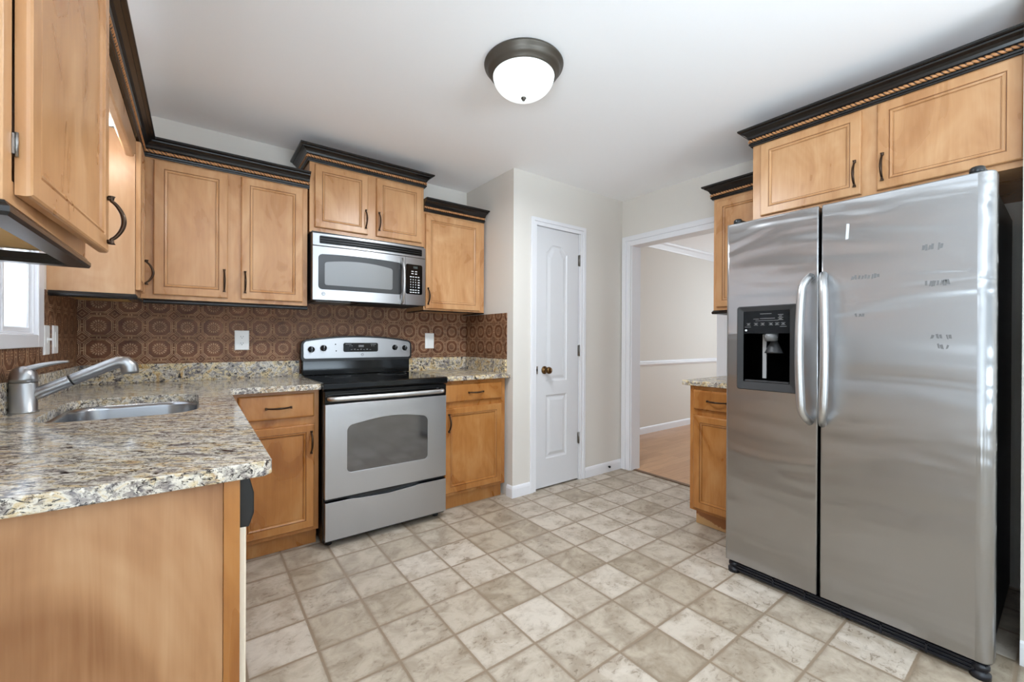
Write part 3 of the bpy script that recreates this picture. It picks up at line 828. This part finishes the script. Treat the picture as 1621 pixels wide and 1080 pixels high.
g.p(color=g.mix(g.ramp(wl, [(0.055, 0.0), (0.06, 1.0)]), rgb(206, 164, 112), rgb(160, 104, 60)), rough=0.6); M['worn_toe'] = g.mat
toe((RX + 0.07, XR - 0.001, 1.085, 1.45, 0.0, 0.1045), c, 'worn_toe')
cab_drawer(fr, 1.105, 1.425, 0.742, 0.862, c, 1.272, 0.80)
cab_door(fr, 1.105, 1.425, 0.125, 0.704, c, 1.13, 0.60, 'maple_base')

# sink run on the left: end panel, dishwasher, sink cabinet
BX = 0.070
ep = thing('end_panel', 'wide maple end panel under the near end of the granite worktop', 'panel', (-0.22, 1.02, 0))
MB().box(XL + 0.001, BX - 0.028, 1.010, 1.030, 0.0, 0.8865).build('panel', 'end_panel_wood', ep, bevel=0.001)
MB().box(BX - 0.0275, BX, 1.008, 1.030, 0.0, 0.8865).build('edge_strip', 'maple_base', ep, bevel=0.001, label='narrow orange maple edge strip')
dw = thing('dishwasher', 'dishwasher seen edge-on beside the end panel, black control panel', 'dishwasher', (0, 1.34, 0))
MB().box(XL + 0.03, BX - 0.02, 1.034, 1.632, 0.02, 0.884).build('body', 'black_matte', dw)
MB().box(BX - 0.0195, BX + 0.013, 1.036, 1.632, 0.105, 0.775).build('door', 'appliance_white', dw, bevel=0.003, label='cream white door')
MB(lambda x, z, o: (x, o, z)).prism([(BX - 0.0195, 0.775), (BX + 0.018, 0.772), (BX + 0.027, 0.80), (BX + 0.027, 0.842), (BX + 0.017, 0.882), (BX - 0.0195, 0.882)], 1.036, 1.632).build('control_panel', 'black_satin', dw, bevel=0.002)
MB().box(XL + 0.05, BX - 0.06, 1.036, 1.632, 0.0, 0.0195).build('toe_kick', 'black_matte', dw)
c = thing('base_cabinet', 'maple base cabinet under the sink, facing the room from the left wall', 'cabinet', (-0.2, 2.1, 0))
mb = MB(); mb.box(XL + 0.001, BX, 1.636, 1.655, 0.1, 0.8865); mb.box(XL + 0.001, BX, 2.52, 2.545, 0.1, 0.8865); mb.box(XL + 0.001, BX, 1.655, 2.52, 0.1, 0.118)
mb.box(BX - 0.019, BX, 1.655, 2.52, 0.118, 0.8865)
mb.build('carcass', 'maple_base', c)
toe((XL + 0.001, BX - 0.07, 1.636, 2.545, 0.0, 0.0995), c)
f_sink = face_east(BX)
cab_door(f_sink, 1.655, 2.06, 0.122, 0.696, c, 2.035, 0.6, 'maple_base')
cab_door(f_sink, 2.09, 2.49, 0.122, 0.696, c, 2.115, 0.6, 'maple_base')
for a_, b_ in ((1.655, 2.06), (2.09, 2.49)):
    MB(f_sink).rings(a_, b_, 0.738, 0.868, DRAW, [0] * 6).build('false_drawer_front', 'maple_base', c)

# ------------------------------------------------------------------ stove
st = thing('stove', 'freestanding electric range, stainless front and black glass cooktop', 'stove', (0.936, 2.8, 0))
S0, S1 = 0.557, 1.315
MB().box(S0 + 0.004, S1 - 0.004, 2.505, 3.125, 0.03, 0.902).build('body', 'black_satin', st)
fq = face_south(2.505)
mb = MB(face_south(2.505)); mb.box(S0 + 0.004, S1 - 0.004, 0.806, 0.876, 0.0005, 0.034)
mb.build('front_band', 'black_gloss', st, bevel=0.004)
# cooktop with sloped front lip
mb = MB(lambda y, z, x: (x, y, z)).prism([(3.06, 0.903), (3.06, 0.922), (2.474, 0.924), (2.464, 0.918), (2.462, 0.89), (2.472, 0.8795), (2.49, 0.8795), (2.49, 0.903)], S0 - 0.003, S1 + 0.003)
ck = mb.build('cooktop', 'black_gloss', st, bevel=0.003)
for (bx, by, br_) in ((0.75, 2.66, 0.11), (1.12, 2.66, 0.085), (0.75, 2.93, 0.08), (1.12, 2.93, 0.10)):
    MB().lathe([(br_ - 0.003, 0.0), (br_, 0.0), (br_, 0.0006), (br_ - 0.003, 0.0006)], (bx, by, 0.9225), 'z', 48, cap=False, smooth=False).build('burner_ring', 'print_grey', ck)
# door
us = [0.564 + (1.308 - 0.564) * k / 2 for k in range(3)]
def win_hi(u):
    t = (u - 0.682) / (1.178 - 0.682)
    zz = 0.672 + 0.036 * math.sin(min(1, max(0, t)) * PI * 0.9 + 0.06)
    for e_ in (t, 1 - t):
        dd = e_ * 0.496
        if dd < 0.03: zz -= 0.03 - math.sqrt(max(0, 0.03 ** 2 - (0.03 - dd) ** 2))
    return zz
def win_lo(u):
    t = (u - 0.682) / (1.178 - 0.682); zz = 0.410
    for e_ in (t, 1 - t):
        dd = e_ * 0.496
        if dd < 0.025: zz += 0.025 - math.sqrt(max(0, 0.025 ** 2 - (0.025 - dd) ** 2))
    return zz
wus = [0.682 + 0.496 * (0.5 - 0.5 * math.cos(PI * k / 40)) for k in range(41)]
winloop = [(u, win_lo(u)) for u in wus] + [(u, win_hi(u)) for u in wus[::-1]]
dr = MB(fq).prism(rect(0.564, 1.308, 0.278, 0.804), 0.001, 0.040, [winloop[::-1]]).build('oven_door', 'steel', st, bevel=0.002)
MB(fq).colplate(wus, lambda u: win_lo(u) + 0.0003, lambda u: win_hi(u) - 0.0003, 0.01, 0.0375).build('window', 'oven_glass', dr)
hb = MB(fq)
path = [(0.581, 0.838, 0.040), (0.583, 0.838, 0.066), (0.592, 0.838, 0.078), (0.62, 0.838, 0.084)] + [(0.62 + 0.61 * k / 10, 0.838, 0.084 + 0.012 * math.sin(PI * k / 10)) for k in range(1, 10)] + [(1.23, 0.838, 0.084), (1.258, 0.838, 0.078), (1.270, 0.838, 0.066), (1.272, 0.838, 0.040)]
hb.tube(path, 0.0135, 14, squash=(1.0, 0.75)).build('handle', 'steel_handle', dr)
# drawer with scooped grip
def sc_hi(u):
    t = (u - 0.936) / 0.372
    return 0.258 - 0.014 * max(0.0, 1 - abs(t + 0.05) / 0.55) ** 0.6 * (1 if abs(t + 0.05) < 0.55 else 0)
dus = [0.566 + 0.742 * k / 40 for k in range(41)]
MB(fq).colplate(dus, lambda u: 0.046, sc_hi, 0.001, 0.040).build('drawer', 'steel', st, bevel=0.001)
MB().box(S0 + 0.01, S1 - 0.01, 2.49, 2.504, 0.03, 0.806).build('gap_backing', 'black_satin', st)
for (x_0, y_0) in ((0.60, 2.54), (1.27, 2.54), (0.60, 3.08), (1.27, 3.08)):
    MB().lathe([(0.0, 0.0), (0.018, 0.0), (0.018, 0.01), (0.01, 0.012), (0.01, 0.0305), (0.0, 0.0305)], (x_0, y_0, 0.0), 'z', 14).build('foot', 'black_matte', st)
# backguard
MB().box(S0 + 0.004, S1 - 0.004, 3.075, 3.125, 0.9225, 1.03).build('riser', 'black_gloss', st, bevel=0.004)
def bulge_top(u, base, rise, hw, r):
    t = (u - 0.94) / hw; zz = base + rise * (1 - t * t)
    dd = (1 - abs(t)) * hw
    if dd < r: zz -= r - math.sqrt(max(0, r * r - (r - dd) ** 2))
    return zz
def bot_round(u, base, hw, r):
    dd = hw - abs(u - 0.94)
    return base + (r - math.sqrt(max(0, r * r - (r - dd) ** 2)) if dd < r else 0)
hw1, hw2 = 0.388, 0.374
bu = [0.94 - hw1 * math.cos(PI * k / 48) for k in range(49)]
fg = face_south(3.125)
bg = MB(fg).colplate(bu, lambda u: bot_round(u, 1.016, hw1, 0.03), lambda u: bulge_top(u, 1.158, 0.034, hw1, 0.035), 0.0, 0.052).build('backguard', 'black_satin', st, bevel=0.003)
bu2 = [0.94 - hw2 * math.cos(PI * k / 48) for k in range(49)]
fp = MB(fg).colplate(bu2, lambda u: bot_round(u, 1.036, hw2, 0.015), lambda u: bulge_top(u, 1.149, 0.032, hw2, 0.022), 0.052, 0.0556).build('face_plate', 'steel', bg, bevel=0.001)
dpl = MB(fg).prism(rrect(0.82, 1.065, 1.078, 1.142, 0.012), 0.0556, 0.0572)
for (a_, b_, c_, e_) in ((0.835, 0.875, 1.130, 1.134), (1.01, 1.05, 1.130, 1.134), (0.925, 0.962, 1.112, 1.128), (0.862, 0.868, 1.118, 1.124), (0.875, 0.882, 1.118, 1.124), (1.015, 1.022, 1.118, 1.124), (1.03, 1.037, 1.118, 1.124)):
    dpl.box(a_, b_, c_, e_, 0.0572, 0.0575, 1)
for k in range(7):
    dpl.box(0.87 + 0.022 * k, 0.882 + 0.022 * k, 1.092, 1.096 + 0.004 * (k % 2), 0.0572, 0.0575, 1)
dpl.build('display', ['black_gloss', 'print_grey'], bg)
for ku, kz in ((0.613, 1.098), (0.690, 1.106), (1.193, 1.108), (1.270, 1.104)):
    MB().lathe([(0.0245, 0.0), (0.0245, -0.0012), (0.0215, -0.0012), (0.0215, 0.0)], (ku, 3.125 - 0.0556, kz), 'y', 28, cap=False, smooth=False).build('dial_ring', 'print_white', bg)
    kb = MB().lathe([(0.0, 0.0), (0.0205, 0.0), (0.0200, -0.006), (0.0165, -0.009), (0.0155, -0.02), (0.0, -0.021)], (ku, 3.125 - 0.0556, kz), 'y', 28)
    kb.box(ku - 0.005, ku + 0.005, 3.125 - 0.0556 - 0.026, 3.125 - 0.0556 - 0.018, kz - 0.0195, kz + 0.0195)
    kb.box(ku - 0.0012, ku + 0.0012, 3.125 - 0.0556 - 0.0265, 3.125 - 0.0556 - 0.0255, kz + 0.004, kz + 0.019, 1)
    kb.build('knob', ['black_satin', 'print_white'], bg)
for (du, dz) in ((0.768, 1.132), (0.773, 1.086)):
    MB().lathe([(0.0, 0.0), (0.0042, 0.0), (0.0042, -0.0015), (0.0, -0.0015)], (du, 3.125 - 0.0556, dz), 'y', 14).build('indicator_light', 'black_matte', bg)
def emblem(cx, cz, y, parent, r=0.0095):
    e_ = MB().lathe([(r * 0.82, 0.0), (r, 0.0), (r, -0.0008), (r * 0.82, -0.0008)], (cx, y, cz), 'y', 24, cap=False, smooth=False)
    e_.tf = face_south(y)
    for sx in (-0.34, 0.30):
        e_.tube([(cx + r * (sx + 0.26 * math.cos(a_)), cz + r * 0.42 * math.sin(a_), 0.0006) for a_ in [0.7 + k * 0.5 for k in range(10)]], r * 0.07, 6)
    e_.build('emblem', 'charcoal', parent)
emblem(0.952, 1.058, 3.125 - 0.0556, bg)

# ------------------------------------------------------------------ microwave
mw = thing('microwave', 'stainless over-the-range microwave with curved handle under the raised cabinet', 'microwave', (0.935, 2.95, 1.40))
Q0, Q1 = 0.560, 1.304
MB().box(Q0 + 0.002, Q1 - 0.002, 2.80, YB - 0.008, 1.41, 1.833).build('body', 'charcoal', mw)
fm = face_south(2.80)
def blg(u):
    t = (u - 0.932) / 0.372
    return 0.022 * (1 - t * t)
def mwp(name, u0_, u1_, z0_, z1_, o0, o1, mat, parent, rr_=0.0, hi=None, lo=None, n=24, bev=0.0):
    us_ = [u0_ + (u1_ - u0_) * (0.5 - 0.5 * math.cos(PI * k / n)) for k in range(n + 1)]
    def c_(u):
        dd = min(u - u0_, u1_ - u)
        return (rr_ - math.sqrt(max(0, rr_ * rr_ - (rr_ - dd) ** 2))) if rr_ and dd < rr_ else 0
    h_ = hi or (lambda u: z1_); l_ = lo or (lambda u: z0_)
    mb_ = MB(fm)
    rows = [[(u, l_(u) + c_(u), o0 + blg(u)), (u, h_(u) - c_(u), o0 + blg(u)), (u, h_(u) - c_(u), o1 + blg(u)), (u, l_(u) + c_(u), o1 + blg(u))] for u in us_]
    mb_.loops(rows)
    return mb_.build(name, mat, parent, bevel=bev)
tp = mwp('top_panel', Q0, Q1, 1.7425, 1.818, -0.024, 0.022, 'steel', mw, bev=0.002)
gr = mwp('vent_grille', 0.598, 1.275, 1.756, 1.804, 0.0222, 0.0238, 'black_satin', tp, 0.006)
for k in range(3):
    z_0 = 1.7615 + 0.0145 * k
    mwp('louvre', 0.603, 1.270, z_0, z_0 + 0.008, 0.0238, 0.029, 'black_gloss', gr, bev=0.002)
dm = mwp('door', Q0, 1.1475, 1.408, 1.740, -0.024, 0.022, 'steel', mw, bev=0.003)
wf = mwp('window_frame', 0.592, 1.122, 1.474, 1.694, 0.0222, 0.0235, 'mw_frame', dm, 0.022, hi=lambda u: 1.690 + 0.008 * (1 - ((u - 0.857) / 0.265) ** 2))
mwp('window', 0.628, 1.054, 1.502, 1.660, 0.0236, 0.0246, 'mw_glass', dm, 0.012, hi=lambda u: 1.642 + 0.020 * (1 - ((u - 0.84) / 0.213) ** 2))
pn = mwp('side_panel', 1.1485, Q1, 1.408, 1.740, -0.024, 0.022, 'steel', mw, bev=0.002)
cpn = mwp('control_panel', 1.1505, 1.278, 1.484, 1.692, 0.0222, 0.0236, 'black_gloss', pn, 0.012)
dsp = MB(fm)
def mark(u0_, u1_, z0_, z1_, mi): dsp.box(u0_, u1_, z0_, z1_, 0.0236 + blg((u0_ + u1_) / 2) - 0.0012, 0.0242 + blg((u0_ + u1_) / 2), mi)
mark(1.186, 1.240, 1.664, 1.680, 0)
for r_i, zz in enumerate((1.640, 1.624)):
    for uu in (1.190, 1.217): mark(uu, uu + 0.019, zz, zz + 0.006, 1)
for uu in (1.181, 1.200, 1.220, 1.240): mark(uu, uu + 0.014, 1.602, 1.608, 1)
for r_i in range(4):
    zz = 1.585 - 0.0175 * r_i
    for k, uu in enumerate((1.184, 1.203, 1.222)): mark(uu, uu + 0.006, zz - 0.003, zz + 0.004, 1)
    mark(1.240, 1.256, zz - 0.003, zz + 0.004, 1)
for r_i in range(2):
    zz = 1.512 - 0.0165 * r_i
    for uu in (1.181, 1.200, 1.219, 1.240): mark(uu, uu + 0.014, zz - 0.002, zz + 0.005, 1)
dsp.build('key_legends', ['display', 'print_white'], cpn)
hm = MB(fm)
hp = []
for k in range(21):
    t = -1 + 2 * k / 20
    o = 0.026 + 0.052 * (max(0.0, 1 - t * t) ** 0.55)
    hp.append((1.122, 1.570 + 0.152 * t, o))
hm.tube(hp, 0.0125, 14, squash=(1.25, 0.8)).build('handle', 'steel_handle', dm)
emblem(0.621, 1.447, 2.80 - 0.022 - blg(0.621) - 0.0005, dm, 0.0105)
MB().box(Q0 + 0.03, 0.80, 2.83, 3.05, 1.402, 1.4098).build('grease_filter', 'grey_plastic', mw)
MB().box(0.86, Q1 - 0.03, 2.83, 3.05, 1.404, 1.4098).build('light_cover', 'black_matte', mw)

# ------------------------------------------------------------------ refrigerator
fr_ = thing('refrigerator', 'stainless side-by-side refrigerator with water and ice dispenser', 'refrigerator', (2.6, 0.61, 0))
FX = 2.155            # front of the doors
MB().box(2.235, 3.02, 0.172, 1.058, 0.045, 1.735).build('body', 'black_satin', fr_, bevel=0.006)
def fdoor(name, y0_, y1_, r_lo, r_hi, hole=None):
    """door as a plan outline extruded in z, with an opening through the front skin"""
    z0_, z1_ = 0.062, 1.755; D = 0.078
    pr = [(y0_, D)]
    def arc(cy, r, a0, a1, n=8):
        return [(cy + r * math.cos(a0 + (a1 - a0) * k / n), r - r * math.sin(a0 + (a1 - a0) * k / n)) for k in range(n + 1)]
    pr += [(p_[0], p_[1]) for p_ in arc(y0_ + r_lo, r_lo, PI, PI / 2)]
    ys = [h for h in (hole[:2] if hole else ())]
    pr += [(h, 0.0) for h in ys]
    pr += arc(y1_ - r_hi, r_hi, PI / 2, 0)
    pr += [(y1_, D)]
    zs = [z0_, z0_ + 0.004] + ([hole[2], hole[3]] if hole else []) + [z1_ - 0.004, z1_]
    mb_ = MB(lambda y, z, d: (FX + d, y, z))
    grid = []
    for iz, z_ in enumerate(zs):
        e_ = 0.004 if iz in (0, len(zs) - 1) else 0.0
        grid.append([mb_.vert(min(max(p_[0], y0_ + e_), y1_ - e_), z_, max(p_[1], e_)) for p_ in pr])
    hi_k = [k for k, p_ in enumerate(pr) if hole and p_ == (hole[0], 0.0)]
    for a_ in range(len(zs) - 1):
        for b_ in range(len(pr) - 1):
            if hole and zs[a_] == hole[2] and b_ == hi_k[0]: continue
            sm_ = not (hole and abs(b_ - hi_k[0]) <= 1)
            mb_.face((grid[a_][b_], grid[a_][b_ + 1], grid[a_ + 1][b_ + 1], grid[a_ + 1][b_]), 0, pr[b_][1] < D and pr[b_ + 1][1] < D and max(pr[b_][1], pr[b_ + 1][1]) > 0)
        mb_.face((grid[a_][-1], grid[a_][0], grid[a_ + 1][0], grid[a_ + 1][-1]))
    mb_.face(grid[0]); mb_.face(grid[-1][::-1])
    return mb_.build(name, 'steel_fridge', fr_)
HY0, HY1, HZ0, HZ1 = 0.762, 0.984, 0.956, 1.322
fz = fdoor('door', 0.664, 1.060, 0.006, 0.012, (HY0, HY1, HZ0, HZ1)); fz['label'] = 'left freezer door with the dispenser'
rd = fdoor('door', 0.158, 0.654, 0.042, 0.006); rd['label'] = 'right refrigerator door with tape residue'
MB().box(2.2335, 2.2348, 0.172, 1.05, 0.065, 1.745).build('gasket', 'black_matte', fr_)
ff = face_west(FX)
# handles: bowed bars beside the seam
for yy, par, sgn in ((0.700, fz, 1), (0.630, rd, -1)):
    hp = []
    for k in range(33):
        t = -1 + 2 * k / 32
        s = abs(t)
        o = 0.012 + 0.05 * min(1.0, (1 - s) / 0.16) ** 0.6 + 0.012 * (1 - t * t)
        yv = yy + sgn * 0.010 * (1 - t * t) - sgn * 0.012 * max(0, s - 0.85) / 0.15
        hp.append((yv, 1.133 + 0.318 * t, o))
    MB(ff).tube(hp, [0.0165 if 3 < k < 29 else 0.015 for k in range(33)], 16, squash=(1.15, 1.0) ).build('handle', 'steel_handle', par)
# dispenser
dp = MB(ff)
outer = rrect(0.737, 1.003, 0.931, 1.336, 0.012); inner = rrect(0.772, 0.974, 0.970, 1.311, 0.004)
n_ = len(outer)
dp.loops([[(p_[0], p_[1], 0.0003) for p_ in outer], [(p_[0], p_[1], 0.006) for p_ in outer],
          [(0.870 + (p_[0] - 0.870) * 0.97, 1.1335 + (p_[1] - 1.1335) * 0.98, 0.010) for p_ in outer],
          [(p_[0], p_[1], 0.002) for p_ in inner], [(p_[0], p_[1], -0.02) for p_ in inner]], cap0=False, cap1=False)
ds = dp.build('dispenser_frame', 'charcoal', fz)
cv = MB(ff).loops([[(p_[0], p_[1], 0.002) for p_ in inner], [(p_[0], p_[1], -0.07) for p_ in rrect(0.785, 0.962, 0.985, 1.30, 0.02)]], cap0=False, cap1=True)
cv.build('recess', 'black_deep', ds)
cp_ = MB(ff).prism(rect(0.7725, 0.9735, 1.2035, 1.3105), -0.012, -0.001)
def mk(y0_, y1_, z0_, z1_): cp_.box(y0_, y1_, z0_, z1_, -0.001, -0.0004, 1)
for (ya, yb, za, zb) in ((0.80, 0.822, 1.290, 1.292), (0.80, 0.822, 1.276, 1.278), (0.80, 0.822, 1.266, 1.268), (0.806, 0.818, 1.282, 1.285), (0.806, 0.818, 1.270, 1.273), (0.85, 0.90, 1.296, 1.298), (0.835, 0.90, 1.274, 1.276), (0.905, 0.93, 1.272, 1.274), (0.82, 0.92, 1.264, 1.2655)):
    mk(ya, yb, za, zb)
for yc in (0.800, 0.826, 0.852, 0.888, 0.918, 0.952):
    mk(yc - 0.009, yc + 0.009, 1.2425, 1.244); mk(yc - 0.009, yc + 0.009, 1.2525, 1.254); mk(yc - 0.005, yc + 0.005, 1.2465, 1.250)
for yc in (0.955, 0.80): mk(yc - 0.014, yc + 0.014, 1.2345, 1.236)
cp_.build('control_panel', ['black_panel', 'print_grey'], ds)
MB().lathe([(0.0, 0.0), (0.005, 0.0), (0.005, -0.002), (0.0, -0.002)], (FX + 0.001, 0.963, 1.219), 'x', 16).build('badge', 'print_white', ds)
# ice chute and paddle
MB(ff).tube([(0.862, 1.2030, -0.03), (0.862, 1.168, -0.032)], [0.030, 0.026], 20).build('ice_chute', 'grey_plastic', ds)
pd = MB(ff); rr_ = []
for k in range(9):
    t = k / 8
    rr_.append([(0.858 + (0.012 + 0.030 * t) * math.cos(an), 1.172 - 0.062 * t + 0.0, -0.055 + (0.010 + 0.024 * t) * math.sin(an)) for an in [PI * j / 14 for j in range(15)]])
pd.loops(rr_, smooth=True, cap0=True, cap1=True).build('paddle', 'charcoal', ds)
MB(ff).box(0.895, 0.912, 0.986, 1.20, -0.066, -0.060).build('water_rail', 'grey_pale', ds)
MB(ff).tube([(0.84, 1.2033, -0.028), (0.84, 1.184, -0.028)], 0.006, 10).build('water_nozzle', 'print_white', ds)
MB(ff).prism(rect(0.776, 0.970, 0.9705, 0.978), -0.062, -0.001).build('drip_tray', 'charcoal', ds, bevel=0.002)
# adhesive residue on the right door
rn = random.Random(4)
def residue(y0_, y1_, z0_, z1_, n, mat='residue', fill=0.75):
    w_ = (y1_ - y0_) / n
    for k in range(n):
        if rn.random() > fill: continue
        a_ = y0_ + w_ * k; b_ = a_ + w_ * rn.uniform(0.5, 0.98)
        lo_ = z0_ + (z1_ - z0_) * rn.uniform(0, 0.35); hi_ = z1_ - (z1_ - z0_) * rn.uniform(0, 0.3)
        sl = rn.uniform(-0.004, 0.004); lo_ -= 0.003; hi_ += 0.003
        MB(ff).prism([(a_, lo_), (b_, lo_ + sl * 0.5), (b_ + sl, hi_), (a_ + sl, hi_ + sl * 0.5)], 0.0001, 0.0007).build('tape_residue', mat, rd)
residue(0.560, 0.578, 1.585, 1.655, 1, 'residue_pale', 2)
residue(0.285, 0.340, 1.504, 1.526, 7, fill=0.9)
residue(0.460, 0.552, 1.421, 1.436, 9, fill=0.95)
residue(0.265, 0.334, 1.372, 1.390, 7, fill=0.9)
residue(0.500, 0.550, 1.270, 1.278, 7, fill=0.5)
residue(0.260, 0.316, 1.178, 1.193, 7, fill=0.9)
residue(0.270, 0.300, 1.140, 1.157, 3, fill=0.9)
# base grille, feet, hinge covers
bgz = MB(ff).box(0.175, 1.045, 0.012, 0.050, -0.055, -0.020)
for k in range(2): bgz.box(0.21, 1.02, 0.020 + 0.014 * k, 0.026 + 0.014 * k, -0.020, -0.014)
for yy in (0.32, 0.45, 0.58, 0.71, 0.84): bgz.box(yy, yy + 0.006, 0.014, 0.048, -0.020, -0.012)
bgz.build('base_grille', 'navy_plastic', fr_)
for yy in (1.030, 0.190):
    MB().lathe([(0.0, 0.0), (0.027, 0.0), (0.027, 0.018), (0.02, 0.022), (0.018, 0.03), (0.024, 0.034), (0.024, 0.046), (0.012, 0.05), (0.012, 0.0605), (0.0, 0.0605)], (FX + 0.034, yy, 0.0), 'z', 20).box(FX + 0.03, FX + 0.09, yy - 0.018, yy + 0.018, 0.030, 0.0585).build('leveling_foot', 'navy_plastic', fr_)
for yy, s in ((1.020, 1), (0.205, -1)):
    hc = MB(); hc.lathe([(0.0, 0.0), (0.020, 0.0), (0.020, 0.020), (0.015, 0.026), (0.0, 0.027)], (FX + 0.035, yy, 1.7555), 'z', 18)
    hc.prism([(FX + 0.035, yy - 0.018), (FX + 0.17, yy - 0.03), (FX + 0.17, yy + 0.03), (FX + 0.035, yy + 0.018)], 1.7352 + 0.0205, 1.774)
    hc.build('hinge_cover', 'black_satin', fr_)

# ------------------------------------------------------------------ ceiling light
LX, LY = 1.206, 1.530
cl = thing('ceiling_light', 'round flush ceiling light with bronze ring and glowing white glass bowl', 'ceiling light', (LX, LY, H))
MB().lathe([(0.10, -0.0005), (0.179, -0.0005), (0.183, -0.006), (0.181, -0.013), (0.170, -0.020), (0.168, -0.030), (0.160, -0.042), (0.150, -0.047), (0.148, -0.055), (0.143, -0.058), (0.138, -0.055), (0.138, -0.03), (0.10, -0.02)], (LX, LY, H), 'z', 64, cap=False).build('base_ring', 'bronze_lamp', cl)
prof = [(0.1375, -0.046)] + [(0.142 * math.cos(t), -0.052 - 0.100 * math.sin(t)) for t in [PI / 2 * k / 14 for k in range(14)]] + [(0.002, -0.152)]
MB().lathe(prof, (LX, LY, H), 'z', 64, cap=True).build('glass_bowl', 'lamp_glass', cl)
MB().lathe([(0.0, -0.149), (0.011, -0.1505), (0.012, -0.155), (0.008, -0.159), (0.006, -0.165), (0.0, -0.168)], (LX, LY, H), 'z', 20).build('finial', 'bronze_lamp', cl)
lp = bpy.data.lights.new('ceiling_bulb', 'AREA'); lp.shape = 'DISK'; lp.size = 0.26; lp.energy = 21; lp.color = (0.88, 0.94, 1.0)
lo_ = bpy.data.objects.new('ceiling_bulb', lp); COL.objects.link(lo_); lo_.location = (LX, LY, H - 0.172)

# ------------------------------------------------------------------ outlets and switches
def plate(tf, u, z, w, h, name, label, cat, kind):
    org = tf(u, z - h / 2, 0)
    o = thing(name, label, cat, org, 'wall plates')
    MB(tf).rings(u - w / 2, u + w / 2, z - h / 2, z + h / 2, [(0, 0), (0, 0.003), (0.002, 0.0055), (0.004, 0.006)], [0] * 4).build('cover_plate', 'plate_white', o)
    if kind == 'duplex':
        for dz in (-0.021, 0.021):
            mb_ = MB(tf).prism(rrect(u - 0.016, u + 0.016, z + dz - 0.014, z + dz + 0.014, 0.009), 0.006, 0.0075)
            mb_.box(u - 0.0075, u - 0.0055, z + dz - 0.002, z + dz + 0.007, 0.0075, 0.0078, 1).box(u + 0.0055, u + 0.0075, z + dz - 0.002, z + dz + 0.007, 0.0075, 0.0078, 1)
            mb_.box(u - 0.0022, u + 0.0022, z + dz - 0.009, z + dz - 0.005, 0.0075, 0.0078, 1)
            mb_.build('socket', ['plate_white', 'plate_slot'], o)
    elif kind == 'toggle':
        MB(tf).prism(rect(u - 0.005, u + 0.005, z - 0.012, z + 0.012), 0.006, 0.0075).build('toggle_base', 'plate_white', o)
        MB(tf).box(u - 0.004, u + 0.004, z - 0.002, z + 0.008, 0.0075, 0.020).build('toggle', 'plate_white', o, bevel=0.001)
    else:
        MB(tf).prism(rrect(u - 0.0165, u + 0.0165, z - 0.033, z + 0.033, 0.002), 0.006, 0.0078).build('rocker', 'plate_white', o, bevel=0.0006)
    return o
tb = face_south(YB - 0.006)
plate(tb, 0.226, 1.158, 0.078, 0.124, 'wall_outlet', 'white duplex outlet on the copper backsplash left of the stove', 'outlet', 'duplex')
plate(tb, 1.518, 1.158, 0.078, 0.124, 'light_switch', 'white plate on the copper backsplash right of the stove', 'switch', 'rocker')
tl = face_east(XL + 0.006)
plate(tl, 2.580, 1.158, 0.075, 0.124, 'light_switch', 'white toggle switch plate touching the sink window casing', 'switch', 'toggle')
plate(tl, 2.715, 1.160, 0.075, 0.124, 'light_switch', 'white plate on the left wall nearest the corner', 'switch', 'rocker')
